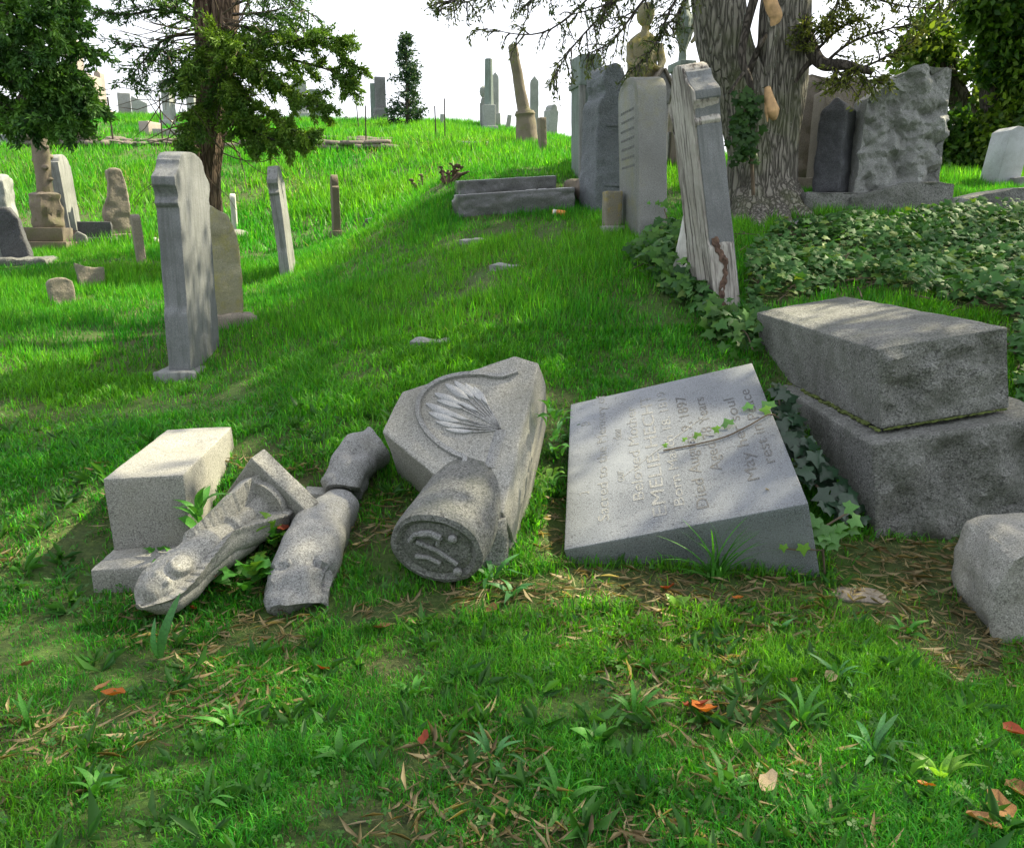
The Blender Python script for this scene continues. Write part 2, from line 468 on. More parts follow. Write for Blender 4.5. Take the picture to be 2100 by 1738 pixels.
def prof_mould(w, h):
    """tall Victorian tablet: stepped foot, shaft, moulded band, shouldered cap"""
    s = [(-.02, 0), (-.02, .265), (0, .30), (0, .742), (-.014, .75), (-.026, .762), (-.014, .775), (-.006, .79), (-.012, .805), (-.034, .828), (-.05, .84),
         (-.05, .875), (-.005, .895), (.05, .915), (.075, .935), (.085, .955)]
    L_ = [(u, z * h) for u, z in s]
    top = [(w/2 - (w/2 - .095) * math.cos(math.pi * i / 8), h * (.957 + .043 * math.sin(math.pi * i / 8))) for i in range(9)]
    R_ = [(w - u, z) for u, z in L_[::-1]]
    return (L_ + top + R_)[::-1]

def tablet(parent, M, prof, t, mat, name='slab', bev=.01, maxlen=None, amp=0.0, scale=6, rock=None, ramp_=0, rscale=5, seed=0):
    bm = prism(prof, 0, t)
    bevel(bm, bev)
    if maxlen:
        refine(bm, maxlen); roughen(bm, amp, scale, rock, ramp_, rscale, seed)
    return solid(bm_obj(name, bm, mat, parent, M))
def far_stone(name, label, cat, pxl, pxr, pyb, pyt, thick=.2, kind='flat', mat=None, Y=None, rot=0, lean=0, base=None, group=None, amp=.006, rise=.2, sink=.15, basemat=None, parts=True):
    """an upright stone whose front spans two photo columns and whose foot stands on the ground at row pyb"""
    c = (pxl + pxr) / 2
    P = G(c, pyb) if Y is None else at(c, pyb, Y)
    s = mpp(P)
    wd, h = (pxr - pxl) * s, (pyb - pyt) * s * 1.02
    root = thing(name, label, cat, frame(P, 90 + rot, lean), group)
    z0 = 0
    if base:
        bw, bh = base[0] * wd, base[1] * s
        z0 = bh
        bm = bevel(box(-bw/2, bw/2, -thick*.35, thick*1.35, -sink - .2, bh), .012); refine(bm, .12); roughen(bm, amp, 8, seed=c)
        solid(bm_obj('base', bm, basemat or mat, root))
    pr = {'flat': prof_flat, 'round': lambda a, b: prof_round(a, b, rise), 'gable': lambda a, b: prof_gable(a, b, rise), 'shoulder': prof_shoulder,
          'slant': lambda a, b: prof_slant(a, b, b * rise)}[kind](wd, h - z0 + (0 if base else sink))
    pr = [(x - wd / 2, z + (z0 if base else -sink)) for x, z in pr]
    bm = bevel(prism(pr, 0, thick), .012); refine(bm, max(.08, wd / 6)); roughen(bm, amp, 6, seed=c * .37)
    solid(bm_obj('slab', bm, mat, root))
    return root

# ================================================================== FOREGROUND STONES
E3 = lambda rz, ry, rx: (Matrix.Rotation(rad(rz), 4, 'Z') @ Matrix.Rotation(rad(ry), 4, 'Y') @ Matrix.Rotation(rad(rx), 4, 'X'))
def posed(org, rz, ry, rx): return Matrix.Translation(org) @ E3(rz, ry, rx)

# --- pedestal at the left: die on a plinth
ped = thing('stone_pedestal', 'speckled grey granite pedestal, square block askew on a lower plinth, left of the carved urn', 'pedestal', posed((-1.9128, 3.7500, .1129), 4.67, -1.81, 1.08))
bm = bevel(box(0, .3673, 0, .9397, 0, .366), .006); refine(bm, .06); roughen(bm, .003, 9, seed=1)
for v in bm.verts:      # worn dowel hollow in the top
    if v.co.z > .33:
        r = math.hypot((v.co.x - .2) / .10, (v.co.y - .62) / .12)
        v.co.z -= .018 * math.exp(-r * r) * (1 + .4 * mnoise.noise(v.co * 30))
solid(bm_obj('upper_block', bm, GREYL, ped))
Mi = ped.matrix_world.inverted()
bm = bevel(box(0, .50, 0, .72, -.22, .17), .008); refine(bm, .07); roughen(bm, .004, 9, seed=2)
solid(bm_obj('plinth', bm, GREYL, ped, Mi @ posed((-1.901, 3.5, -.0463), 3.76, -2.1, -.67)))

# --- inscribed slab lying tilted
slab = thing('inscribed_slab', 'tilted blue grey granite slab with engraved inscription and an ivy sprig across it', 'gravestone', posed((.3788, 3.8589, -.2874), -9.38, -14.93, 16.84))
SL, SW, SH = 1.1413, 1.5022, .4433
bm = bevel(box(0, SL, 0, SW, 0, SH), .005); refine(bm, .09); roughen(bm, .0003, 12, seed=3)
body = solid(bm_obj('slab', bm, SLABG, slab))
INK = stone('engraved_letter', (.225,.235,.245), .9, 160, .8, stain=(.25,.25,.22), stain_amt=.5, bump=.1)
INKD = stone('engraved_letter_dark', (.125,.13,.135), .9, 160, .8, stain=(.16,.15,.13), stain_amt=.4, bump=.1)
def letters(parent, text, size, x, y, z, mat, rot=90, width=None, name='inscription', M=None):
    cu = bpy.data.curves.new('text', 'FONT'); cu.body = text; cu.size = size; cu.extrude = 0.0008
    cu.align_x = 'CENTER'; cu.align_y = 'CENTER'; cu.resolution_u = 3
    o = bpy.data.objects.new('text', cu); COL.objects.link(o)
    bpy.context.view_layer.update()
    me = bpy.data.meshes.new_from_object(o.evaluated_get(bpy.context.evaluated_depsgraph_get()))
    bpy.data.objects.remove(o)
    me.name = name
    sx = 1.0
    if width:
        xs = [v.co.x for v in me.vertices]
        if xs: sx = width / max(1e-4, max(xs) - min(xs))
    me.materials.clear()
    loc = Matrix.Translation((x, y, z)) @ Matrix.Rotation(rad(rot), 4, 'Z') @ Matrix.Diagonal((sx, 1, 1, 1))
    return link_mesh(name, me, mat, parent, loc if M is None else M @ loc)
zt = SH + .0008
for (txt, sz, fx, fy, wd, mt) in [
        ('\u05e0', .085, .085, .30, None, INK), ('\u05e4', .085, .085, .80, None, INK),
        ('Sacred to the Memory of', .082, .175, .56, .98, INK), ('our', .075, .255, .36, None, INK), ('dear', .075, .255, .66, None, INK),
        ('Beloved Mother', .085, .335, .52, .72, INK), ('EMELIE HECHT', .10, .42, .50, .92, INK),
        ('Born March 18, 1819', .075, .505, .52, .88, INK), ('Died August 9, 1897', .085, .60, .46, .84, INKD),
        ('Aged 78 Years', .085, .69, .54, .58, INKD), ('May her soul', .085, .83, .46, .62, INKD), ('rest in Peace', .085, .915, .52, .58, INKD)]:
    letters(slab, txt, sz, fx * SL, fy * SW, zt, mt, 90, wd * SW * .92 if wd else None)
# crack line across the face
bm = tube([(.30, .52, zt - .001), (.48, .70, zt), (.66, .86, zt), (.80, .99, zt - .001)], .0035, 5)
bm_obj('crack', bm, INK, slab)

# --- big rock-faced two tier base
blk = thing('monument_base', 'massive two tiered rock faced granite monument base beside the ivy bed', 'monument base', posed((1.8512, 4.0499, .6476), 2.24, -9.28, .50))
def rf_weights(x0, x1, y0, y1, z0, z1, faces, margin):
    def fn(co, n):
        wt = 0.0
        for ax, sgn in faces:
            c = n[ax] * sgn
            if c > .55:
                d = []
                for a, (lo, hi) in enumerate(((x0, x1), (y0, y1), (z0, z1))):
                    if a != ax: d += [co[a] - lo, hi - co[a]]
                wt = max(wt, min(1, max(0, min(d) / margin)))
        return wt
    return fn
bm = bmesh.new()
hexa([(0,0,0),(.655,0,0),(.655,1.7946,0),(0,1.7946,0),(0,0,.408),(.655,0,.408),(.655,1.7946,.408),(0,1.7946,.408)], bm)
bmesh.ops.delete(bm, geom=[f for f in bm.faces if abs(f.calc_center_median().z - .408) < 1e-4], context='FACES_ONLY')
top = [v for v in bm.verts if v.co.z > .3]
order = sorted(top, key=lambda v: math.atan2(v.co.y - .9, v.co.x - .33))
ins = [bm.verts.new((min(max(v.co.x, .07), .585), min(max(v.co.y, .09), 1.70), .43)) for v in order]
for i in range(4):
    bm.faces.new((order[i], order[(i+1) % 4], ins[(i+1) % 4], ins[i]))
bm.faces.new(ins)
bevel(bm, .006, 2, 12); refine(bm, .042)
roughen(bm, .004, 10, rf_weights(0, .655, 0, 1.79, 0, .40, ((1, -1), (0, 1)), .05), .085, 5.2, 4)
solid(bm_obj('upper_block', bm, ROCKF, blk))
bm = bevel(box(0, .92, 0, 1.95, -.32, .5033), .02, 3); refine(bm, .05)
roughen(bm, .004, 9, rf_weights(0, .92, 0, 1.95, -.32, .47, ((1, -1), (0, 1)), .06), .075, 5.2, 5)
solid(bm_obj('lower_block', bm, ROCKF, blk, blk.matrix_world.inverted() @ posed((1.8394, 3.95, .1053), 1.02, -9.16, 2.0)))
# moss line in the joint
bm = bmesh.new()
for i in range(60):
    f = i / 59
    q = Vector((-.005 + random.uniform(-.008, .006), .02 + f * 1.5, -.004 + random.uniform(-.006, .008)))
    bmesh.ops.create_icosphere(bm, subdivisions=1, radius=random.uniform(.008, .02), matrix=Matrix.Translation(q) @ Matrix.Diagonal((1, 1.8, .6, 1)))
for i in range(26):
    q = Vector((.02 + i * .024, -.004 + random.uniform(-.006, .004), -.004))
    bmesh.ops.create_icosphere(bm, subdivisions=1, radius=random.uniform(.006, .013), matrix=Matrix.Translation(q) @ Matrix.Diagonal((1.8, 1, .6, 1)))
MOSS = plain('moss', (.07,.095,.018), .95, 0, .5, 40)
tag(bm_obj('moss', bm, MOSS, blk), kind='stuff')

# --- broken stone at the right edge
P = G(2060, 1318)
root = thing('granite_lump', 'pale speckled granite lump with a flat top, cut off by the right frame edge', 'stone fragment', frame(P, 98))
s = mpp(P)
bm = prism([(.05, -.15), (-.03, .10), (-.02, .24), (.03, .36), (.09, .41), (.8, .46), (.8, -.15)], -.05, .42)
bevel(bm, .02, 2); refine(bm, .05)
roughen(bm, .012, 5, lambda co, n: .8 if n.z < .7 else .1, .03, 5, 6)
solid(bm_obj('block', bm, GREYL, root, Matrix.Translation((-.04, 0.05, 0))))

# --- pediment fragment with the carved palm fan
pd = thing('pediment_fragment', 'fallen granite pediment carved with a fan of leaves inside an arched rim', 'gravestone fragment', Matrix.Identity(4))
D_, C_, F_ = at(1032, 1051.5, 3.72), at(1104.8, 743.2, 4.42), at(782.7, 884.2, 4.20)
n_ = (C_ - D_).cross(F_ - D_).normalized()
if n_.z < 0: n_ = -n_
PX = lambda x, y: on_plane(x, y, D_, n_)
out = [PX(*q) for q in ((1032,1051.5),(1104.8,743.2),(1056.8,729.3),(824.5,802.1),(782.7,884.2),(963.9,1032.9))]     # D C B A F E
cen = sum(out, Vector()) / 6
bm = bmesh.new()
a = [bm.verts.new(p) for p in out]
T1 = .16
side = PX(1131, 760) - C_
b = []
for k, p in enumerate(out):
    q = p - n_ * T1
    if k in (0, 1): q = q + side.normalized() * .03
    b.append(bm.verts.new(q))
c = []
for k, p in enumerate(out):
    q = p - n_ * .52
    q += (p - cen) * (.05 if k in (3, 4, 5) else -.02)
    c.append(bm.verts.new(q))
bm.faces.new(a); bm.faces.new(c[::-1])
for r0, r1 in ((a, b), (b, c)):
    for i in range(6):
        bm.faces.new((r0[i], r1[i], r1[(i+1) % 6], r0[(i+1) % 6]))
bevel(bm, .01, 2, 20); refine(bm, .05); roughen(bm, .003, 9, seed=7)
solid(bm_obj('block', bm, GREYL, pd))
# volute at the near end
ax0, ax1 = at(893, 1128, 3.50), at(968, 1005, 4.0)
def wob(a_, z): return 1
vol = bmesh.new()
axd = (ax1 - ax0)
bm = lathe([(.02, 0.012), (.135, .01), (.15, .018), (.175, .0), (.20, .01), (.205, .04), (.20, .20), (.19, .62)], 40, vol, wob=lambda a_, z: 1 + .10 * math.cos(2 * a_))
zax = axd.normalized(); xax = n_.cross(zax).normalized(); yax = zax.cross(xax)
Mv = Matrix(((xax.x, yax.x, zax.x, ax0.x), (xax.y, yax.y, zax.y, ax0.y), (xax.z, yax.z, zax.z, ax0.z), (0, 0, 0, 1)))
refine(bm, .05); roughen(bm, .006, 8, lambda co, n: .5 if co.z < .12 else 0, .02, 7, 8)
solid(bm_obj('volute', bm, ROCKF, pd, Mv))
bm = bmesh.new()
for p0, p1, r in (((-.10,-.06,.0),(.09,.03,.0),.012), ((-.03,.07,0),(.07,.075,0),.018), ((.07,.075,0),(.12,.03,0),.014), ((-.02,-.07,0),(.10,-.05,0),.012), ((-.03,.07,0),(-.01,.03,0),.010)):
    tube([p0, ((p0[0]+p1[0])/2, (p0[1]+p1[1])/2 + .012, .004), p1], r, 8, bm)
for q in ((-.085,.075,0),(-.10,-.10,0)):
    bmesh.ops.create_icosphere(bm, subdivisions=2, radius=.022, matrix=Matrix.Translation(q))
bm_obj('carved_ornament', bm, GREY, pd, Mv)
bm = hexa([at(915,1208,3.60), at(1048,1172,3.70), at(1062,1120,4.05), at(930,1120,4.1),
           at(925,1085,3.58), at(1040,1062,3.70), at(1055,1030,4.05), at(945,1010,4.0)])
bevel(bm, .02); refine(bm, .04); roughen(bm, .008, 7, lambda co, n: .8, .04, 8, 9)
solid(bm_obj('broken_cheek', bm, ROCKF, pd))
# carved face: arched rim + palm leaves
def ribbon_on(pts_px, wid, hgt_, mat, name, taper=True, closed=False):
    P = [PX(*q) for q in pts_px]
    bm = bmesh.new(); rings = []
    for i, p in enumerate(P):
        t_ = (P[min(i+1, len(P)-1)] - P[max(i-1, 0)]).normalized()
        s_ = n_.cross(t_)
        f = i / (len(P) - 1)
        ww = wid * (math.sin(math.pi * min(1, max(.06, f * .93 + .05))) if taper else 1)
        rings.append([bm.verts.new(p + s_ * ww + n_ * .0), bm.verts.new(p + s_ * ww * .75 + n_ * hgt_), bm.verts.new(p + n_ * hgt_ * (1.25 if taper else 1)),
                      bm.verts.new(p - s_ * ww * .75 + n_ * hgt_), bm.verts.new(p - s_ * ww)])
    for A, B in zip(rings, rings[1:]):
        for k in range(4): bm.faces.new((A[k], A[k+1], B[k+1], B[k]))
    bm.faces.new(rings[0][::-1]); bm.faces.new(rings[-1])
    return bm_obj(name, bm, mat, pd, ang=50)
PV = lambda x, y: ((1300 + .6042 * x) / 1.9505, (1350 + .6042 * y) / 1.9505)
rim = [PV(*q) for q in ((1275,228),(1160,262),(1040,246),(900,252),(770,285),(675,345),(622,430),(625,530),(680,630),(770,715),(860,770),(925,800),(930,850),(1000,900),(1045,960),(1035,1040),(1020,1090))]
def smooth(pts, n=4):
    o = []
    for i in range(len(pts) - 1):
        p0, p1, p2, p3 = pts[max(i-1,0)], pts[i], pts[i+1], pts[min(i+2,len(pts)-1)]
        for k in range(n):
            t_ = k / n
            o.append(tuple(.5 * (2*p1[j] + (p2[j]-p0[j])*t_ + (2*p0[j]-5*p1[j]+4*p2[j]-p3[j])*t_*t_ + (-p0[j]+3*p1[j]-3*p2[j]+p3[j])*t_**3) for j in range(len(p1))))
    o.append(pts[-1]); return o
ribbon_on(smooth(rim), .016, .018, GREY, 'arched_rim', taper=False)
FAN = stone('carved_leaf_granite', (.36,.37,.38), .6, 190, .6, stain=(.2,.2,.2), stain_amt=.3, bump=.1)
root_px = PV(1165, 610)
for (tx, ty), wd, fr in (((672,440),.026,.42),((690,500),.024,.42),((735,560),.017,.45),((730,375),.026,.40),((745,420),.018,.4),((800,312),.026,.42),((860,296),.022,.42),((930,310),.020,.45),((775,475),.016,.45),((990,330),.016,.5),((800,610),.015,.5),((860,420),.014,.5)):
    tip = PV(tx, ty)
    mixp = lambda f, dy: (tip[0] * (1 - f) + root_px[0] * f, tip[1] * (1 - f) + root_px[1] * f + dy)
    bend = 5 if ty > 430 else -7
    ribbon_on(smooth([tip, mixp(fr * .5, bend * .7), mixp(fr, bend)], 6), wd, .009, FAN, 'carved_leaf')
    ribbon_on(smooth([mixp(fr * .96, bend), mixp(.5 + fr * .5, bend * .7), mixp(1, 0)], 5), .005, .006, GREY, 'carved_stem', taper=False)
ribbon_on(smooth([root_px, PV(1120,760), PV(1090,860)], 5), .03, .006, GREY, 'carved_stem', taper=False)

# --- fallen urn with drapery
U0, U1 = at(545, 1030, 3.95), at(325, 1300, 3.30)
U1.z = max(U1.z, .10)
za = (U1 - U0); UL = za.length; za.normalize()
ya = (Vector((0, 0, EYE)) - U0); ya = (ya - za * ya.dot(za)).normalized(); xa = ya.cross(za)
MU = Matrix(((xa.x, ya.x, za.x, U0.x), (xa.y, ya.y, za.y, U0.y), (xa.z, ya.z, za.z, U0.z), (0, 0, 0, 1)))
urn = thing('draped_urn', 'fallen carved granite urn with stone drapery on its square foot, lying nose down', 'urn', MU)
k = UL / .83
bm = bevel(box(-.19, .19, -.19, .17, -.10, 0), .008); refine(bm, .06); roughen(bm, .003, 9, seed=11)
solid(bm_obj('square_foot', bm, GREYL, urn, Matrix.Rotation(rad(8), 4, 'Z')))
def sst(e0, e1, x):
    t_ = min(1, max(0, (x - e0) / (e1 - e0))); return t_ * t_ * (3 - 2 * t_)
def carved(sv, th):
    R = float(np.interp(sv, [0, .05, .3, .5, .62, .74, .86, .94, 1], [.15, .16, .135, .115, .112, .125, .118, .085, .012]))
    core = float(np.interp(sv, [0, .05, .07, .12, .26, .28, .31, .33, .42, .5, 1], [.10, .10, .075, .06, .058, .082, .082, .06, .075, .10, .2]))
    bl = float(np.interp(sv, [0, .3, .5, .6], [-.85, -1.0, -1.2, -1.6])); br = float(np.interp(sv, [0, .1, .25, .42, .6, .8, 1], [.75, .62, .35, .0, .25, .45, .6]))
    tip = sst(.88, 1.0, sv)
    r = R * (1 - .10 * (1 - tip))
    if sv > .06 and bl < th < br: r = min(r, max(core, R * .0)) if sv < .46 else r - .012
    if th >= br:
        u = th - br
        fold = max(abs(math.sin(u * 2.3 + sv * 2.6)), .0) ** .55
        r = R + .020 * fold - .012 + .022 * math.exp(-(u / .16) ** 2)
    if th <= bl and sv < .55: r = R + .012 * math.exp(-((th - bl) / .2) ** 2)
    d = math.hypot((sv - .75) / .085, (th + .25) / .55)
    r += .030 * (1 - sst(.55, 1.0, d)) * (1 - tip)
    if .64 < sv < .93 and th < br: r += .010 * max(0, math.sin(th * 9 + 2)) * max(0, math.sin(sv * 75)) * (1 if d > .95 else .0)
    return max(.012, r * (1 - .25 * tip))
bm = bmesh.new(); NS, NT = 110, 132; rows_ = []
for i in range(NS + 1):
    sv = i / NS; row = []
    for j in range(NT):
        th = -math.pi + 2 * math.pi * j / NT; r = carved(sv, th)
        row.append(bm.verts.new((r * math.sin(th), r * math.cos(th), sv * .93 * k)))
    rows_.append(row)
for A_, B_2 in zip(rows_, rows_[1:]):
    for j in range(NT): bm.faces.new((A_[j], A_[(j+1) % NT], B_2[(j+1) % NT], B_2[j]))
bm.faces.new(rows_[0]); bm.faces.new(rows_[-1][::-1])
roughen(bm, .004, 12, seed=12)
solid(bm_obj('urn_and_drapery', bm, GREYL, urn, ang=75))

# --- broken curved shaft in two pieces
def curved(label, pts, radii, sd, flat=.85):
    P = [at(*q) for q in pts]
    cen = P[0]
    root = thing('curved_stone_fragment', label, 'stone fragment', Matrix.Translation(cen))
    path = smooth([tuple(p - cen) for p in P], 6)
    rr = np.interp(np.linspace(0, 1, len(path)), np.linspace(0, 1, len(radii)), radii)
    bm = tube(path, list(rr), 28)
    bm.verts.ensure_lookup_table()
    for i, v in enumerate(bm.verts):
        a_ = 2 * math.pi * (i % 28) / 28; c_ = Vector(path[i // 28])
        v.co = c_ + (v.co - c_) * ((abs(math.cos(a_ + .5)) ** 3.4 + abs(math.sin(a_ + .5)) ** 3.4) ** (-1 / 3.4)) * (1 + .12 * mnoise.noise(Vector((i // 28 * .35, a_, sd))))
    refine(bm, .04)
    roughen(bm, .014, 5, lambda co, n: 1.0 if (co.length < .26 and n.y < -.1) else .15, .06, 6, sd)
    solid(bm_obj('shaft', bm, GREY, root, ang=50))
    return root
curved('thick rounded granite piece with a rough broken end, between the urn and the pediment', [(612,1265,3.42),(618,1200,3.55),(640,1130,3.75),(672,1075,3.98),(705,1040,4.15)], [.13,.15,.145,.125,.10], 13)
curved('smaller rounded granite piece rising out of the grass behind the broken ended one', [(705,1015,4.2),(712,975,4.3),(735,940,4.42),(775,915,4.5)], [.10,.115,.115,.10], 14)
P = at(625, 1022, 4.15)
root = thing('stone_chip', 'flat thin stone chip lying behind the foot of the fallen urn', 'stone fragment', frame(P, 70, 8))
bm = bevel(prism([(0, -.05), (.28, -.03), (.30, .02), (.02, .03)], 0, .12), .006); solid(bm_obj('chip', bm, GREYL, root))
P = G(1765, 1222)
root = thing('embedded_stone', 'flat dusty stone set flush in the bare soil in front of the two tiered base', 'stone', frame(P, 75))
bm = lathe([(.02, -.05), (.09, -.05), (.10, -.005), (.07, .012), (.02, .016)], 14, wob=lambda a_, z: 1 + .35 * math.cos(a_ * 2 + 1)); refine(bm, .05); roughen(bm, .012, 12, seed=5)
solid(bm_obj('stone', bm, TAN, root))
# ================================================================== HEADSTONES OF THE MIDDLE GROUND
# tall moulded tablet standing at the left
P = G(395, 772); s = mpp(P)
H = 436 * s
root = thing('moulded_headstone', 'tall dark grey marble headstone with moulded shoulders standing before the evergreen trunk', 'headstone', frame(P, -3, .5))
t = .165
tablet(root, Matrix.Translation((0, 0, .04)), prof_mould(.72, H), t, MARBG, 'tablet', .006, .05, .004, 8, seed=21)
bm = bevel(box(-.09, .82, -.05, .26, -.2, .045), .012); refine(bm, .08); roughen(bm, .008, 7, seed=22)
solid(bm_obj('foot_slab', bm, MARB, root))
# lichen stone behind it
P = G(475, 668)
root = thing('lichen_headstone', 'rough lichen covered headstone with uneven top on a broken base behind the moulded headstone', 'headstone', frame(P, 62, 2))
s = mpp(P)
pr = [(-.32, 0), (.12, 0), (.115, .5), (.07, .80), (0, .98), (-.06, 1.02), (-.12, 1.06), (-.2, 1.04), (-.3, 1.0)]
bm = bevel(prism([(x, z * 1.0) for x, z in pr], 0, .16), .02); refine(bm, .05); roughen(bm, .018, 5, seed=23)
solid(bm_obj('slab', bm, MOSSY, root))
bm = bevel(box(-.38, .22, -.08, .24, -.2, .10), .03); refine(bm, .06); roughen(bm, .03, 5, seed=24)
solid(bm_obj('base', bm, TAN, root))

# curved old headstone in the valley
P = G(597, 572); s = mpp(P); H = 236 * s
root = thing('leaning_headstone', 'thin pale headstone with scrolled shoulders alone in the sunny valley, warped and tilted', 'headstone', frame(P, -8, -4.5))
tablet(root, Matrix.Translation((0, 0, -.05)), prof_mould(.62, H), .115, MARB, 'tablet', .005, .06, .006, 5, seed=25)

# small posts and markers
def small_post(name, label, cat, px, pyb, pyt, wpx, mat, base=True, Y=None, lean=0, az=-10, w=None, prof='round', group=None, t=None):
    P = G(px, pyb) if Y is None else at(px, pyb, Y)
    s = mpp(P); h = (pyb - pyt) * s
    root = thing(name, label, cat, frame(P, az, lean), group)
    ww = w or wpx * s
    tt = t or wpx * s * .8
    b = 0
    if base:
        b = h * .11
        bm = bevel(box(-ww*.25, ww*1.25, -tt*.3, tt*1.3, -.15, b), .012); solid(bm_obj('base', bm, mat, root))
    pr = {'round': lambda: prof_round(ww, h - b + .1, .12, 8), 'flat': lambda: prof_flat(ww, h - b + .1), 'shoulder': lambda: prof_shoulder(ww, h - b + .1, .2)}[prof]()
    tablet(root, Matrix.Translation((0, 0, b - .1 if base else -.1)), pr, tt, mat, 'shaft', .01, .07, .005, 7, seed=px)
    return root
small_post('footstone', 'slim brown footstone with a notched head and a little square base at the valley edge', 'footstone', 700, 487, 363, 16, BROWN, True, az=-20, w=.22, prof='shoulder', t=.10)
small_post('footstone', 'thin white footstone standing on a low grey boulder in the sunny valley', 'footstone', 487, 474, 400, 11, MARBW, False, az=-14, w=.2, t=.085)
P = G(487, 484)
root = thing('boulder', 'low rounded grey boulder at the foot of the thin white footstone', 'boulder', Matrix.Translation(P))
bm = bmesh.new(); bmesh.ops.create_icosphere(bm, subdivisions=3, radius=.2); 
for v in bm.verts: v.co = Vector((v.co.x * 1.0, v.co.y * .8, v.co.z * .5))
roughen(bm, .04, 4, seed=31); solid(bm_obj('boulder', bm, GREYL, root))
small_post('footstone', 'narrow round topped tan footstone leaning slightly, left of the moulded headstone', 'footstone', 302, 540, 441, 17, TAN, False, lean=-3, az=-30, w=.24, t=.10)
P = G(318, 497)
root = thing('white_stone', 'small bright white rounded stone in the grass beside the narrow tan footstone', 'stone', Matrix.Translation(P))
bm = bmesh.new(); bmesh.ops.create_icosphere(bm, subdivisions=2, radius=.07); roughen(bm, .02, 8, seed=32); solid(bm_obj('stone', bm, MARBW, root))
small_post('grey_footstone', 'tall thin grey stone seen just behind the shoulder of the moulded headstone', 'headstone', 443, 470, 376, 9, FARST, False, az=-25, w=.35, t=.1)

def stub(label, pxl, pyb, pxr, pyt, dy, mat, sd, lean=0):
    P = G(pxl + 12, pyb); s = mpp(P)
    wd, h = (pxr - pxl) * s, (pyb - pyt) * s
    root = thing('short_footstone', label, 'footstone', frame(P, 52, lean))
    bm = bevel(prism([(0, -.1), (wd, -.1), (wd * 1.02, h * .82), (wd * .85, h * .93), (wd * .45, h), (wd * .12, h * .94), (0, h * .82)], -.02, .10), .012)
    refine(bm, .04); roughen(bm, .012, 8, seed=sd); solid(bm_obj('stone', bm, mat, root))
stub('short worn footstone with a bulging top, the nearer of two stubs in the left grass', 92, 626, 138, 571, 0, TAN, 33, -2)
def stub2():
    P = G(165, 590); s = mpp(P)
    root = thing('short_footstone', 'short tilted footstone with a concave slanting top, the farther of two stubs', 'footstone', frame(P, 55, -8))
    pr = [(0, -.1), (.26, -.1), (.29, .19), (.2, .19), (.1, .22), (0, .28)]
    bm = bevel(prism(pr, 0, .09), .012); refine(bm, .04); roughen(bm, .010, 8, seed=34); solid(bm_obj('stone', bm, TAN, root))
stub2()

# ------------------------------------------------------------------ left group
P = G(95, 520); s = mpp(P)
root = thing('tree_trunk_monument', 'brown stone column carved like a cut tree trunk on a carved pedestal and two steps', 'monument', frame(P, 78, 1))
w1 = 46 * s
bm = bevel(box(-w1*.95, w1*.95, -.1, w1*1.7, -.25, 24*s), .012); solid(bm_obj('step', bm, BROWN, root))
bm = bevel(box(-w1*.82, w1*.78, -.03, w1*1.5, 24*s, 52*s), .012); solid(bm_obj('step', bm, BROWN, root))
bm = lathe([(w1*.62, 0), (w1*.66, .05), (w1*.6, 22*s), (w1*.64, 40*s), (w1*.58, 56*s), (w1*.62, 66*s), (w1*.4, 70*s)], 20, wob=lambda a_, z: 1 + .10 * math.sin(a_ * 5 + z * 9) + .05 * math.cos(4 * a_))
refine(bm, .07); roughen(bm, .035, 7, seed=41); solid(bm_obj('carved_pedestal', bm, BROWN, root, Matrix.Translation((0, w1*.7, 52*s))))
hh = 150 * s
bm = lathe([(w1*.36, 0), (w1*.33, hh*.2), (w1*.34, hh*.5), (w1*.31, hh*.8), (w1*.33, hh*.97), (w1*.24, hh)], 18, wob=lambda a_, z: 1 + .06 * math.sin(a_ * 7 + z * 4))
for a_, z in ((3.0, .75), (5.6, .62), (2.6, .45), (5.4, .36), (4.4, .9), (.6, .5), (5.9, .2)):
    r = w1 * .32
    bmesh.ops.create_icosphere(bm, subdivisions=2, radius=w1*.13, matrix=Matrix.Translation((r * math.cos(a_), r * math.sin(a_), hh * z)) @ Matrix.Diagonal((1.2, 1.2, .8, 1)))
roughen(bm, .02, 9, seed=42); solid(bm_obj('trunk_column', bm, BROWN, root, Matrix.Translation((0, w1*.7, 52*s + 66*s))))
# its neighbour
P = G(150, 502); s = mpp(P)
root = thing('shouldered_headstone', 'tall thin headstone with streaked broad face beside the carved trunk column, on two steps', 'headstone', frame(P, -14, -4))
tablet(root, Matrix.Translation((0, 0, 22 * s)), prof_shoulder(.72, 160 * s, .12, .1), .13, MARB, 'tablet', .008, .08, .005, 6, seed=43)
bm = bevel(box(-.12, .85, -.16, .26, -.2, 16*s), .012); solid(bm_obj('step', bm, BROWN, root))
bm = bevel(box(-.05, .78, -.08, .20, 16*s, 28*s), .012); solid(bm_obj('step', bm, BROWN, root))
# granite stump
P = G(240, 496); s = mpp(P)
root = thing('rough_headstone', 'rough pale granite headstone with stepped shoulder on a small base at the left', 'headstone', frame(P, 60, -2))
wd = 34 * s; h = 132 * s
pr = [(-.5*wd, 0), (wd, 0), (wd*.98, h*.5), (wd*.9, h*.82), (wd*.72, h*.98), (wd*.2, h), (0, h*.97), (-.02, h*.62), (-.45*wd, h*.45)]
bm = bevel(prism(pr, -.02, .30), .02); refine(bm, .06); roughen(bm, .02, 5, lambda co, n: .7, .03, 6, 44)
solid(bm_obj('slab', bm, TAN, root, Matrix.Translation((0, 0, 14*s))))
bm = bevel(box(-wd*.9, wd*1.2, -.12, .4, -.2, 16*s), .02); refine(bm, .08); roughen(bm, .015, 6, seed=45); solid(bm_obj('base', bm, TAN, root))
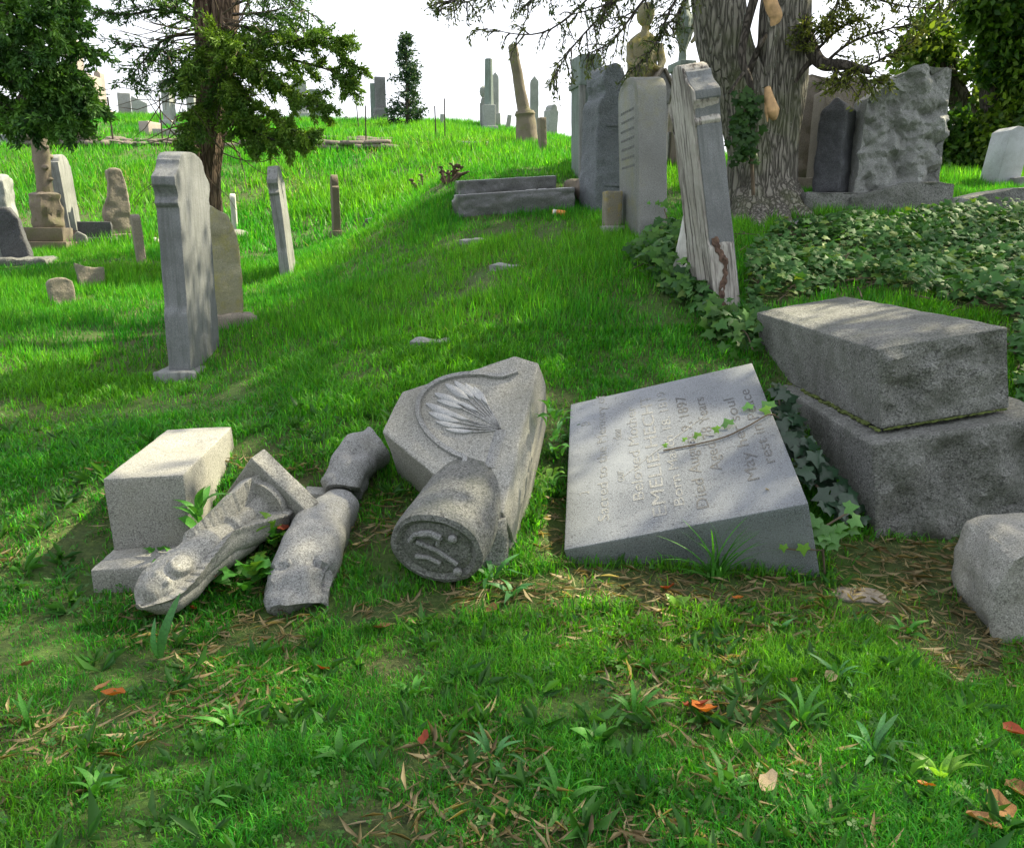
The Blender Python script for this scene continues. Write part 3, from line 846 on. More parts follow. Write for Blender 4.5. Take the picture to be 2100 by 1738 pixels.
# dark cubic stone
P = G(192, 504); s = mpp(P)
root = thing('dark_block_marker', 'low black polished granite block on a rough base beside the pale stepped headstone', 'grave marker', frame(P, 74))
bm = bevel(box(-.2, .26, 0, .34, 16*s, 48*s), .01); refine(bm, .06); roughen(bm, .004, 6, lambda co, n: 1 if n.x > .6 else 0, .04, 6, 46); solid(bm_obj('block', bm, ROCKB, root))
bm = bevel(box(-.22, .34, -.06, .42, -.2, 17*s), .02); refine(bm, .07); roughen(bm, .02, 6, seed=47); solid(bm_obj('base', bm, ROCKB, root))
P = G(165, 510); s = mpp(P)
root = thing('slanted_marker', 'small grey slant topped marker leaning between the two steps and the black block', 'grave marker', frame(P, 70, -10))
bm = bevel(prism([(-.1, -.1), (.12, -.1), (.12, .18), (.02, .26), (-.1, .16)], 0, .2), .015); refine(bm, .06); roughen(bm, .012, 6, seed=48); solid(bm_obj('stone', bm, GREY, root))
# far left pair
P = G(30, 540); s = mpp(P)
root = thing('broken_top_headstone', 'rough grey headstone cut by the left frame edge with a jagged narrow top', 'headstone', frame(P, -20, -2))
bm = bevel(prism([(0, -.15), (.7, -.15), (.7, .9), (.55, 1.1), (.2, 1.16), (.02, 1.06)], 0, .3), .02); refine(bm, .07); roughen(bm, .02, 5, lambda co, n: .6, .03, 5, 49); solid(bm_obj('slab', bm, FARST, root, Matrix.Translation((0, -.02, 0))))
P = G(50, 538); s = mpp(P)
root = thing('propped_headstone', 'dark brown headstone propped backwards against the jagged topped one at the left', 'headstone', frame(P, 76, -9))
bm = bevel(prism([(-.22, -.1), (.13, -.1), (.10, .55), (.02, .72), (-.14, .74), (-.22, .66)], -.12, .04), .02); refine(bm, .06); roughen(bm, .018, 5, seed=50); solid(bm_obj('slab', bm, ROCKB, root))
P = G(40, 545)
root = thing('low_rubble_base', 'low broken stone footing under the propped headstones at the left', 'stone base', frame(P, 80))
bm = bevel(box(-.45, .32, -.05, .5, -.2, .09), .03); refine(bm, .08); roughen(bm, .04, 4, seed=51); solid(bm_obj('base', bm, ROCKF, root))

# ------------------------------------------------------------------ hill: retaining wall, ledger, kerbs
P0, P1 = G(42, 299), G(212, 299)
root = thing('rubble_wall', 'crumbling brown fieldstone retaining wall at the top of the left bank', 'wall', Matrix.Translation((P0 + P1) / 2))
Lw = (P1 - P0).length; s = mpp(P0)
rock_meshes = []
for k in range(6):
    bm = bmesh.new(); bmesh.ops.create_icosphere(bm, subdivisions=2, radius=.5)
    for v in bm.verts: v.co = Vector([math.copysign(abs(c * 2) ** .55 / 2, c) for c in v.co])
    roughen(bm, .07, 2.2, seed=60 + k)
    me = bpy.data.meshes.new('stone'); bm.to_mesh(me); bm.free(); shade(me, 50); me.materials.append(WALLR); rock_meshes.append(me)
rr = random.Random(5)
hmax = lambda f: (32 if .1 < f < .62 else 38 - 34 * max(0, (f - .62) / .38) if f >= .62 else 10 + 220 * f) * s
x = 0
rows = 4
for r in range(rows):
    x = rr.uniform(-.1, .1)
    while x < Lw:
        wd = rr.uniform(.22, .42); f = (x + wd / 2) / Lw
        zt_ = hmax(min(1, f)); hh = max(.12, 34 * s / rows)
        if r * hh < zt_:
            o = link_mesh('stone', rock_meshes[rr.randrange(6)], None, root)
            o.location = (x + wd / 2 - Lw / 2, rr.uniform(-.05, .05) + r * .05, r * hh + hh * .4)
            o.scale = (wd * 1.08, .42, hh * 1.25); o.rotation_euler = (rr.uniform(-.1, .1), rr.uniform(-.08, .08), rr.uniform(-.15, .15))
            solid(o)
        x += wd
bm = bevel(box(-Lw/2 + .25, Lw*.28, .12, .6, -.4, 27*s), .05); refine(bm, .25); roughen(bm, .06, 2, seed=68); solid(bm_obj('core', bm, WALLR, root))
def curb(label, x0, y0, x1, y1, hpx, dep, mat, name='stone_kerb', cat='kerb'):
    A, B = G(x0, y0), G(x1, y1); d = B - A
    az = math.degrees(math.atan2(d.x, d.y)); s = mpp(A)
    hL = math.hypot(d.x, d.y)
    M = Matrix.Translation(A) @ Matrix.Rotation(0, 4, 'Z')
    root = thing(name, label, cat, frame(A, az))
    sl = d.z
    bm = hexa([(0,0,-.3),(hL,0,sl-.3),(hL,dep,sl-.3),(0,dep,-.3),(0,0,hpx*s),(hL,0,sl+hpx*s),(hL,dep,sl+hpx*s),(0,dep,hpx*s)])
    bevel(bm, .02); refine(bm, .2); roughen(bm, .015, 3, seed=x0); solid(bm_obj('kerb', bm, mat, root))
curb('long grey kerb stone lying in front of the leaning broken column on the hill', 936, 297, 1064, 298, 7, .2, FARST)
curb('long pale ledge of stone behind the fence posts on the left terrace', 312, 277, 384, 279, 13, .5, GREYL, 'stone_ledge', 'ledge')
curb('low grave kerb with white top crossing the upper terrace under the twin granite stones', 246, 240, 318, 240, 6, .4, MARBW)
P0, P1 = G(0, 297), G(41, 296)
root = thing('name_ledger', 'pale blue grave ledger with worn raised lettering at the left frame edge', 'ledger', frame(P0, 84))
hL = (P1 - P0).length; s = mpp(P0)
bm = bevel(box(-.6, hL, 0, .6, -.2, 20*s), .015); solid(bm_obj('slab', bm, SLABG, root))
letters(root, 'CHAPT', .20, hL * .5, .0, .004, INKD, 0, hL * .8, 'lettering', M=Matrix.Translation((0, 0, 11*s)) @ Matrix.Rotation(rad(90), 4, 'X'))
# bare stony cut below the terrace
def decal(label, poly, name, mat, cat, n=40):
    pts = [G(*q) for q in poly]
    c = sum(pts, Vector()) / len(pts)
    root = thing(name, label, cat, Matrix.Translation(c))
    return root, pts, c
def low_wall(label, p0, p1, hpx, sd):
    A_, B_ = G(*p0), G(*p1); s_ = mpp(A_); r3 = random.Random(sd)
    rt = thing('low_stone_wall', label, 'wall', Matrix.Translation(A_)); Lx = B_.x - A_.x; xx = 0
    for row in (0, 1):
        xx = -.1 * row
        while xx < Lx:
            w3 = r3.uniform(.25, .55); f = min(1, max(0, (xx + w3 / 2) / Lx)); h3 = hpx * s_ * .5
            if row == 0 or r3.random() < .75:
                q = A_.lerp(B_, f) - A_
                o = link_mesh('stone', rock_meshes[r3.randrange(6)], None, rt); o.location = (q.x, q.y + r3.uniform(-.05, .05) + row * .05, float(ground_z(A_.x + q.x, A_.y + q.y)) - A_.z + h3 * (.45 + row * .85))
                o.scale = (w3 * 1.1, .35, h3 * 1.2); o.rotation_euler = (0, r3.uniform(-.08, .08), r3.uniform(-.15, .15)); solid(o)
            xx += w3
low_wall('low stone wall along the terrace between the evergreen trunk and the fence posts', (460, 303), (800, 307), 19, 3)
low_wall('low broken stone footing below the pale ledge, left of the evergreen trunk', (222, 299), (384, 299), 13, 4)
root, pts, c = decal('strip of loose stones and bare earth showing in the bank under the fence posts', [(640, 292), (800, 300)], 'stone_scree', WALLR, 'rubble')
rr = random.Random(9)
for i in range(46):
    f = rr.random(); q = G(625 + 180 * f, 283 + 20 * rr.random() + 4 * f)
    o = link_mesh('stone', rock_meshes[rr.randrange(6)], None, root); sc_ = rr.uniform(.12, .36)
    o.location = q - c + Vector((0, 0, .0)); o.scale = (sc_ * 1.5, sc_, sc_ * .45); o.rotation_euler = (0, 0, rr.uniform(0, 3)); solid(o)
root, pts, c = decal('loose stones and pale earth in the gap between rubble wall and ledge', [(225, 290), (380, 296)], 'stone_scree', WALLR, 'rubble')
for i in range(40):
    q = G(222 + 160 * rr.random(), 284 + 14 * rr.random())
    o = link_mesh('stone', rock_meshes[rr.randrange(6)], None, root); sc_ = rr.uniform(.10, .30)
    o.location = q - c; o.scale = (sc_ * 1.6, sc_, sc_ * .4); o.rotation_euler = (0, 0, rr.uniform(0, 3)); solid(o)
far_stone('granite_cube', 'squarish grey granite block standing on the bank beside the pale ledge', 'grave marker', 284, 307, 275, 250, .5, 'flat', FARPK, rot=14)

# ------------------------------------------------------------------ hill: upright stones
far_stone('granite_headstone', 'pale granite headstone with rock edge, the nearer of the twins on the skyline', 'headstone', 246, 270, 238, 191, .7, 'flat', FARST, rot=-25)
far_stone('granite_headstone', 'pale granite headstone with sloping top, the farther of the twins on the skyline', 'headstone', 274, 303, 237, 196, .6, 'slant', FARST, rot=-25, rise=.25)
far_stone('pillar_monument', 'slim pale pillar on the skyline next to the bough of the dark evergreen', 'monument', 201, 214, 240, 150, .3, 'gable', FARPK, rise=.08, base=(1.5, 14))
far_stone('family_monument', 'large pink family monument with tall central shaft half hidden by the dark evergreen', 'monument', 130, 190, 247, 150, .8, 'gable', FARPK, rise=.12, base=(1.3, 28))
far_stone('shaft_monument', 'tall pinkish shaft rising behind the large family monument at the left', 'monument', 146, 166, 222, 85, .5, 'gable', FARPK, rise=.1, Y=27)
far_stone('squat_monument', 'squat pink stone behind the carved trunk column on the upper terrace', 'monument', 64, 86, 262, 222, .5, 'flat', FARPK, rot=10)
far_stone('broad_headstone', 'broad pale pink headstone under the dark evergreen boughs on the upper terrace', 'headstone', 92, 126, 250, 205, .4, 'round', FARPK)
far_stone('short_headstone', 'short pink headstone low under the dark evergreen boughs, next to the squat one', 'headstone', 48, 59, 255, 228, .3, 'round', FARPK)
far_stone('corner_headstone', 'pale headstone at the left frame edge beneath the evergreen boughs', 'headstone', 2, 22, 250, 208, .4, 'flat', FARPK)
far_stone('obelisk_marker', 'grey headstone partly behind the evergreen trunk on the terrace', 'headstone', 336, 352, 262, 172, .4, 'flat', FARST, base=(1.6, 14))
far_stone('lamb_marker', 'pale headstone behind the right side of the evergreen trunk on the terrace', 'headstone', 386, 402, 262, 180, .4, 'round', FARST)
far_stone('stepped_monument', 'tall pale monument with stepped top behind the evergreen twigs right of the trunk', 'monument', 604, 632, 246, 160, .7, 'shoulder', FARST, rot=-20, base=(1.3, 16))
far_stone('flat_top_monument', 'greenish flat topped headstone just right of the stepped monument on the hill', 'headstone', 637, 658, 243, 181, .4, 'flat', FARGN, rot=-10)
far_stone('tiny_marker', 'tiny round headed marker on the skyline between the monument and the fence posts', 'grave marker', 706, 715, 249, 236, .2, 'round', FARST)
far_stone('round_seal_headstone', 'greenish headstone with a round seal beside the dark square pillar', 'headstone', 761, 776, 252, 176, .4, 'flat', FARGN, base=(1.3, 6))
r_ = far_stone('square_pillar', 'dark square granite pillar with moulded base left of the small conifer', 'monument', 771, 793, 253, 165, .5, 'flat', DARKG, rot=-12, base=(1.35, 28))
far_stone('tiny_marker', 'small upright grey marker standing behind the two right hand fence posts', 'grave marker', 903, 911, 262, 236, .25, 'flat', FARST, base=(1.4, 3))
far_stone('round_head_figure', 'grey monument with ball top and wavy shoulders left of the green column', 'monument', 984, 1000, 264, 205, .3, 'shoulder', FARST)
far_stone('lean_marker', 'small tilted grey marker between the green column and the leaning column', 'grave marker', 1036, 1045, 264, 234, .25, 'flat', FARST, lean=9)
far_stone('bent_headstone', 'grey rock faced headstone tipping on the skyline right of the leaning column', 'headstone', 1122, 1143, 286, 219, .3, 'shoulder', FARST, rot=-30, lean=4)
far_stone('pointed_pillar', 'slim pointed pillar standing just behind the leaning broken column', 'monument', 1087, 1104, 285, 166, .4, 'gable', FARST, rise=.1, base=(1.4, 20))
far_stone('lantern_pillar', 'pillar with lantern top standing just behind the green column', 'monument', 1009, 1023, 258, 150, .4, 'gable', FARST, rise=.12, base=(1.5, 30))
far_stone('wooden_post_stone', 'plain upright brown stone post right of the foot of the leaning column', 'grave marker', 1110, 1124, 316, 246, .14, 'flat', BROWN, rot=-25, lean=-3, sink=.2)
far_stone('low_block', 'small dark block at the left foot of the leaning broken column', 'grave marker', 1058, 1074, 297, 275, .4, 'flat', BROWN)
far_stone('weathered_cross_base', 'dark square stone block behind the inscribed lichen obelisk and before the draped pillar', 'monument base', 1368, 1400, 330, 275, .5, 'flat', GREY, rot=-15, Y=13.2)
# ball and neck of the round headed figure
P = G(992, 264); s = mpp(P)
root = thing('urn_finial_stone', 'round ball carved on top of the grey monument beside the green column', 'finial', Matrix.Translation(P + Vector((0, .15, 62 * s))))
bm = lathe([(6*s, -6*s), (4*s, 0), (7*s, 4*s), (8.6*s, 11*s), (7.5*s, 18*s), (3*s, 22*s)], 16); solid(bm_obj('ball', bm, FARST, root))
# green column
P = G(1004, 266); s = mpp(P)
root = thing('fluted_column', 'tall greenish column with flat broken top on a square granite pedestal on the hill', 'monument', frame(P, 82, 0))
bm = bevel(box(-13*s, 12*s, -.1, 22*s, -.3, 48*s), .02); refine(bm, .15); roughen(bm, .012, 3, seed=71); solid(bm_obj('pedestal', bm, FARST, root))
bm = bevel(box(-17*s, 16*s, -.2, 28*s, -.4, 6*s), .02); solid(bm_obj('plinth', bm, FARST, root))
bm = lathe([(10.5*s, 0), (9.2*s, 4*s), (8.6*s, 40*s), (7.6*s, 88*s), (7.2*s, 90*s)], 22, wob=lambda a_, z: 1 + .03 * math.cos(11 * a_)); solid(bm_obj('shaft', bm, FARGN, root, Matrix.Translation((0, 10*s, 47*s))))
# leaning broken column
P = G(1086, 301); s = mpp(P)
root = thing('leaning_column', 'broken brown column leaning left on a tapering round drum, tallest on the ridge', 'monument', frame(P, 80, -5))
bm = lathe([(26*s, -.3), (25*s, 4*s), (23*s, 10*s), (21*s, 48*s), (19*s, 62*s), (21*s, 66*s), (18*s, 72*s)], 24); refine(bm, .12); roughen(bm, .015, 4, seed=72); solid(bm_obj('drum', bm, BROWN, root, Matrix.Translation((0, 20*s, 0))))
bm = lathe([(17.5*s, 0), (13*s, 6*s), (11*s, 60*s), (9.6*s, 128*s), (7*s, 132*s)], 20); refine(bm, .12); roughen(bm, .012, 4, seed=73)
solid(bm_obj('shaft', bm, BROWN, root, Matrix.Translation((-2*s, 20*s, 69*s)) @ Matrix.Rotation(rad(-5.5), 4, 'Y')))

# fence posts
for i, (px, yb, yt, wd, lab) in enumerate([(233, 297, 205, 3.2, 'rusty iron fence post beside the end of the rubble wall'), (334, 296, 200, 2.6, 'rusty iron fence post in front of the pale ledge by the evergreen trunk'),
        (736, 270, 208, 2.2, 'thin pinkish fence post, farther of the pair before the dark square pillar'), (751, 305, 222, 2.8, 'rusty iron fence post, nearer of the pair before the dark square pillar'),
        (895, 298, 222, 2.8, 'shorter rusty fence post of the pair right of the small conifer'), (913, 299, 208, 2.8, 'taller rusty fence post of the pair right of the small conifer')]):
    P = G(px, yb); s = mpp(P); h = (yb - yt) * s
    root = thing('fence_post', lab, 'fence post', frame(P, 40, (-1.5, .5, -3, 1.0, -1.5, 0)[i]), 'iron fence posts along the terrace')
    bm = bmesh.new(); q = wd * s * .5
    prism([(-q, -.3), (q, -.3), (q, h), (-q, h)], -q * .25, q * .25, bm); prism([(-q*.3, -.3), (q*.1, -.3), (q*.1, h), (-q*.3, h)], -q, q, bm)
    bm_obj('post', bm, RUST, root)

# ------------------------------------------------------------------ two flat topped ledgers on the mound
def ledger(label, L0, R0, yt0, dep, sd, hpx, round_end):
    A, B = G(*L0), G(*R0)
    d = B - A; az = math.degrees(math.atan2(d.x, d.y)); s = mpp(A); hL = math.hypot(d.x, d.y)
    root = thing('ledger_stone', label, 'ledger', frame(A, az, 0, -4))
    h = hpx * s
    c = .14
    n = 6
    poly = [(hL, 0), (hL, dep), (c, dep)] + [(c - c * math.sin(math.pi * i / n) * 1.0, dep * (.5 + .5 * math.cos(math.pi * i / n))) for i in range(1, n)] + [(c, 0)]
    bm = bmesh.new()
    tilt = d.z / hL
    lo = [bm.verts.new((x, y, -.25 + x * tilt)) for x, y in poly]; hi = [bm.verts.new((x, y, h + x * tilt)) for x, y in poly]
    bm.faces.new(lo[::-1]); bm.faces.new(hi); m_ = len(poly)
    for i in range(m_): bm.faces.new((lo[i], lo[(i+1) % m_], hi[(i+1) % m_], hi[i]))
    bevel(bm, .006, 2, 40); refine(bm, .06)
    roughen(bm, .002, 8, lambda co, n_: .9 if abs(n_.z) < .5 and co.z - co.x * tilt < h - .05 else 0, .035, 6, sd)
    solid(bm_obj('slab', bm, DARKG, root))
    bm = bmesh.new(); box(hL*.60, hL*.68, dep*.1, dep*.9, h + .003, h + .005, bm)
    if round_end:
        box(hL*.70, hL*.77, dep*.1, dep*.9, h + .003, h + .005, bm)
    for v in bm.verts: v.co.z += v.co.x * tilt
    bm_obj('inset_panel', bm, SLABG, root)
ledger('dark granite ledger with rounded end and white sheen, nearer of the pair on the mound', (926, 449), (1178, 432), 0, .52, 81, 46, True)
ledger('dark granite ledger with pointed end, farther of the pair on the mound', (931, 412), (1140, 400), 0, .5, 82, 38, False)
P = G(1146, 443)
s = mpp(P)
can = thing('drink_can', 'orange and white drink can lying in the grass before the nearer ledger', 'can', Matrix.Translation(P + Vector((0, 0, .035))) @ Matrix.Rotation(rad(-8), 4, 'Z') @ Matrix.Rotation(rad(96), 4, 'Y') @ Matrix.Translation((0, 0, -.08)))
bm = lathe([(.024, 0), (.033, .012), (.033, .148), (.028, .158), (.024, .16)], 18); bm_obj('can_body', bm, plain('orange_can', (.85,.30,.06), .35, 0, .15), can)
bm = lathe([(.0338, .012), (.0338, .05)], 18, cap=False); bm_obj('can_band', bm, plain('can_white', (.8,.8,.76), .35), can)

# stumps and dead stalks beside the ledgers
def dead_plant(label, px, py, hpx, n, sd, spread=.6):
    P = G(px, py); s = mpp(P); r2 = random.Random(sd)
    root = thing('dead_weed', label, 'dead plant', Matrix.Translation(P))
    for i in range(n):
        a_ = r2.uniform(0, 6.28); l = hpx * s * r2.uniform(.55, 1)
        p = [Vector((r2.uniform(-.1, .1), r2.uniform(-.1, .1), -.03))]
        d = Vector((math.cos(a_) * spread, math.sin(a_) * spread * .5, 1)).normalized()
        for k_ in range(5):
            d = (d + Vector((r2.uniform(-.5, .5), r2.uniform(-.5, .5), r2.uniform(-.25, .25)))).normalized(); p.append(p[-1] + d * l / 5)
        bm = tube(p, [.028, .026, .022, .018, .014, .008], 5)
        for q in p[2:]:
            bmesh.ops.create_icosphere(bm, subdivisions=1, radius=.03 * r2.uniform(.5, 1.1), matrix=Matrix.Translation(q) @ Matrix.Rotation(r2.uniform(0, 3), 4, 'X') @ Matrix.Diagonal((1.6, .5, 1, 1)))
        bm_obj('stalk', bm, STALK, root, ang=60)
dead_plant('twisted dead brown vine stump on the ridge, left of the ledgers', 848, 398, 40, 5, 3, 1.0)
dead_plant('upright dead brown weed clump directly left of the farther ledger', 926, 372, 46, 9, 4, .5)
dead_plant('thin dead stalk standing between the vine stump and the weed clump', 872, 378, 26, 2, 6, .3)
P = G(755, 468)
root = thing('broken_stump', 'small dark broken stone stub poking out of the ridge grass near the brown footstone', 'stone stub', frame(P, 40, 12))
bm = bevel(prism([(-.06, -.1), (.07, -.1), (.05, .16), (-.03, .13)], 0, .08), .012); refine(bm, .05); roughen(bm, .02, 8, seed=83); solid(bm_obj('stub', bm, ROCKB, root))
for (px, py, lab) in ((972, 496, 'flat grey stone almost buried in the mound grass below the ledgers'), (1040, 549, 'small flat grey stone in the mound grass near the middle'), (885, 705, 'pale grey stone lump in the grass above the pediment')):
    P = G(px, py)
    root = thing('buried_stone', lab, 'stone', frame(P, 80))
    bm = lathe([(.02, -.05), (.12, -.05), (.12, .02), (.08, .035), (.01, .04)], 14, wob=lambda a_, z: 1 + .35 * math.cos(2 * a_)); refine(bm, .05); roughen(bm, .02, 8, seed=px); solid(bm_obj('stone', bm, GREY, root))
# ================================================================== STONES AT THE RIGHT
# tall obelisk-like tablet with inset arch
P = G(1311, 497); s = mpp(P); H = 332 * s
az = -8
root = thing('arched_headstone', 'very tall grey granite headstone with barrel top, yellow lichen patch on its inscribed face', 'headstone', frame(P, az, -2.6, 0, .02))
w_, t_ = .70, -.285
bm = prism(prof_round(w_, H, .105, 12), 0, t_); bevel(bm, .008); refine(bm, .08); roughen(bm, .002, 9, seed=101)
solid(bm_obj('shaft', bm, OBEL, root))
bm = bmesh.new()
pr = prof_round(w_ - .10, H - .12, .09, 12)
bm = prism([(x + .05, z + .05) for x, z in pr], 0, .008, bm); bevel(bm, .003)
bm_obj('inscribed_panel', bm, OBEL, root, Matrix.Translation((0, -.0055, 0)))
for k_ in range(7):
    z = H * (.80 - .055 * k_)
    bm = bmesh.new(); r2 = random.Random(k_); x = .12
    while x < .58:
        l = r2.uniform(.03, .09); box(x, min(x + l, .60), .003, .0045, z, z + .022, bm); x += l + .018
    bm_obj('engraved_line', bm, INKD, root)
bm = bevel(box(-.10, .85, -.42, .09, -.30, .02), .012); refine(bm, .09); roughen(bm, .004, 8, seed=102)
solid(bm_obj('base', bm, GREYL, root, Matrix.Translation((0, 0, -.03))))
# little square post
P = G(1258, 482); s = mpp(P)
root = thing('square_post', 'stubby square post with yellow lichen on a plinth beside the barrel topped headstone', 'corner post', frame(P, 82))
a_ = 17 * s
bm = bevel(box(-a_, a_, 0, a_*2, -.02, 68*s), .012); refine(bm, .06); roughen(bm, .005, 8, seed=103)
solid(bm_obj('post', bm, stone('lichen_post', (.24,.22,.17), .4, 120, .9, stain=(.14,.12,.08), stain_amt=.5, lichen=(.34,.26,.03), lichen_amt=.9, lichen_scale=3.2, bump=.4), root, Matrix.Translation((0, 0, 18*s))))
bm = bevel(box(-a_*1.25, a_*1.35, -.05, a_*2.3, -.25, 18*s), .02, 3); solid(bm_obj('plinth', bm, GREYL, root))
# rough dark round topped one
P = G(1222, 436); s = mpp(P); H = 290 * s
root = thing('rough_round_headstone', 'rough dark blue granite headstone with disc shaped head above a narrow neck', 'headstone', frame(P, 68, 1))
wd = 64 * s
pr = [(-.05*wd, 0), (wd, 0), (wd, H*.70), (wd*.98, H*.745), (wd*.88, H*.775), (wd*.80, H*.785)] + [(wd*.47 + wd*.40*math.cos(rad(a)), H*.885 + H*.112*math.sin(rad(a))) for a in (-40,-15,10,35,60,90,120,145,170,195,220)] + [(wd*.12, H*.775), (wd*.02, H*.745), (-.04*wd, H*.70)]
bm = bevel(prism(pr, 0, .42), .015); refine(bm, .055); roughen(bm, .01, 6, lambda co, n: .5, .03, 9, 104)
BLUEG = stone('rough_blue_granite', (.17,.19,.21), .7, 110, .85, stain=(.09,.10,.10), stain_amt=.5, bump=.8, bump_scale=40)
solid(bm_obj('slab', bm, BLUEG, root))
for z in (.18, .58):
    bm = bevel(box(wd*.25, wd*1.01, -.012, .02, H*z, H*z + .035), .006); bm_obj('ledge', bm, BLUEG, root)
# pillar monument behind
P = G(1190, 372); s = mpp(P); H = 248 * s
root = thing('panelled_headstone', 'tall grey headstone with rounded side column and stepped top behind the rough dark one', 'headstone', frame(P, 76, -1))
bm = bevel(box(0, 46*s, 0, .4, 0, H*.985), .02); bevel(bm, .004); refine(bm, .1); roughen(bm, .006, 6, seed=105); solid(bm_obj('slab', bm, FARGN, root))
bm = lathe([(8*s, 0), (7.4*s, H*.05), (7*s, H*.7), (7.4*s, H*.74)], 16); solid(bm_obj('column', bm, MARB, root, Matrix.Translation((3*s, -2*s, 0))))
bm = bevel(box(-.02, 30*s, -.06, .44, H*.74, H*.78), .01); solid(bm_obj('moulding', bm, FARGN, root))
bm = bevel(box(26*s, 62*s, -.05, .4, 0, H*.12), .02); refine(bm, .1); roughen(bm, .02, 5, seed=106); solid(bm_obj('base', bm, ROCKF, root, Matrix.Translation((-10*s, -.25, -.2))))
P = G(1208, 420); s = mpp(P)
root = thing('mossy_base_block', 'dark mossy stone block wedged between the nearer ledger and the rough dark headstone', 'stone base', frame(P, 68))
bm = bevel(box(-18*s, 16*s, 0, .5, -.2, 52*s), .03); refine(bm, .07); roughen(bm, .03, 5, seed=107); solid(bm_obj('block', bm, BROWN, root))

# broken white stone
P = G(1406, 566); s = mpp(P)
root = thing('broken_white_headstone', 'broken white marble slab tapering to a torn top behind the leaning split headstone', 'headstone', frame(P, 84, 3))
h = 290 * s
pr = [(-.10, 0), (.30, 0), (.26, h*.4), (.16, h*.75), (.10, h*.9), (.04, h), (-.02, h*.86), (-.05, h*.55), (-.06, h*.50), (-.05, h*.42)]
bm = bevel(prism(pr, 0, .09), .012); refine(bm, .05); roughen(bm, .010, 6, seed=108); solid(bm_obj('slab', bm, MARBW, root))
bm = bevel(box(-.12, .38, -.10, .22, -.32, .02), .02); refine(bm, .06); roughen(bm, .01, 7, seed=109); solid(bm_obj('base', bm, MARB, root))

# leaning split headstone
P = G(1466, 644); s = mpp(P); H = 492 * s
root = thing('split_headstone', 'tall weathered marble headstone leaning left, its broad face split into layers with moulded edge', 'headstone', frame(P, -8, -9.5))
w_, t_ = .46, -.20
bm = prism(prof_mould(w_, H), 0, t_); bevel(bm, .006); refine(bm, .022)
def layer(co, n): return 1.0 if n.y > .5 else 0.0
bmesh.ops.recalc_face_normals(bm, faces=bm.faces[:]); bm.normal_update()
for v in bm.verts:
    if v.normal.y > .4:
        r = mnoise.fractal(Vector((v.co.x * 9 + .5 * mnoise.noise(v.co * 1.5), 3.1, v.co.z * .45)), 1, 2, 3)
        v.co.y += .020 * r - .006
roughen(bm, .004, 9, seed=110)
solid(bm_obj('tablet', bm, SPLIT, root))
bm = bmesh.new()
bm = prism([(-.012, .02), (-.012, H*.80), (-.03, H*.83), (-.055, H*.845), (-.055, H*.875), (-.008, H*.895), (.04, H*.915), (.07, H*.937), (.08, H*.958), (.10, H*.965), (.10, H*.95), (.075, H*.915), (.0, H*.87), (.006, .02)], -.018, t_ - .008, bm)
bevel(bm, .003); refine(bm, .06); roughen(bm, .002, 8, seed=111); solid(bm_obj('moulded_edge', bm, MARBG, root))
RED = plain('crumbled_stone', (.12,.075,.055), .95, 0, .5, 25)
bm = bmesh.new()
prism([(-.026, H*.015), (-.030, H*.10), (-.028, H*.2), (-.024, H*.305), (-.012, H*.305), (-.012, H*.015)], -.03, -.14, bm); refine(bm, .018)
for v in bm.verts:
    f = v.co.z / H; c_ = -.085 + .03 * math.sin(f * 26); wv = .022 + .03 * mnoise.noise(Vector((f * 30, 2, 1)))
    v.co.y = c_ + max(-1, min(1, (v.co.y + .085) / .055)) * wv
roughen(bm, .014, 26, seed=3); bm_obj('crumbled_patch', bm, RED, root)
bm = bevel(box(-.03, .5, -.24, .06, -.3, .0), .015); refine(bm, .08); roughen(bm, .008, 8, seed=112); solid(bm_obj('base', bm, MARB, root))

# ------------------------------------------------------------------ statue on gabled pedestal
def vframe(px, py, Y, az=90): return frame(at(px, py, Y), az)
root = thing('statue_monument', 'yellow lichened statue of a cloaked figure on a gabled pedestal behind the barrel topped headstone', 'statue', vframe(1325, 330, 12.4, 80))
s = mpp(at(1325, 330, 12.4))
bm = bevel(box(-36*s, 40*s, -.1, .55, -.4, 110*s), .02); refine(bm, .15); roughen(bm, .01, 4, seed=113); solid(bm_obj('pedestal', bm, GREY, root))
bm = bevel(prism([(-38*s, 110*s), (42*s, 110*s), (42*s, 140*s), (24*s, 172*s), (2*s, 140*s), (-38*s, 150*s)], -.12, .55), .015); solid(bm_obj('gabled_cap', bm, GREY, root))
bm = bmesh.new(); 
for (x0, z0, x1, z1) in ((2*s,140*s,24*s,174*s), (24*s,174*s,46*s,138*s)):
    dx, dz = x1-x0, z1-z0; l = math.hypot(dx, dz); nx_, nz_ = -dz/l*4*s, dx/l*4*s
    prism([(x0, z0), (x1, z1), (x1+nx_, z1+nz_), (x0+nx_, z0+nz_)], -.16, .57, bm)
bevel(bm, .005); solid(bm_obj('gable_trim', bm, TAN, root))
bm = bmesh.new()     # the cloaked body: ellipse rings
rings = []
for z, rx, ry, cx_ in ((140,30,22,-4),(160,32,24,-6),(185,30,22,-6),(205,31,22,-5),(222,32,20,-4),(236,28,17,-3),(245,18,12,-2),(252,9,9,-1),(262,8.5,8.5,0)):
    ring = []
    for i in range(22):
        a_ = 2*math.pi*i/22
        f = 1 + .06 * math.sin(a_ * 7 + z * .05)
        ring.append(bm.verts.new((cx_*s + rx*s*math.cos(a_)*f, .22 + ry*s*math.sin(a_)*f, z*s)))
    rings.append(ring)
for A, B in zip(rings, rings[1:]):
    for i in range(22): bm.faces.new((A[i], A[(i+1) % 22], B[(i+1) % 22], B[i]))
bm.faces.new(rings[0][::-1]); bm.faces.new(rings[-1])
refine(bm, .06); roughen(bm, .02, 6, seed=114); solid(bm_obj('cloaked_body', bm, GOLD, root, ang=60))
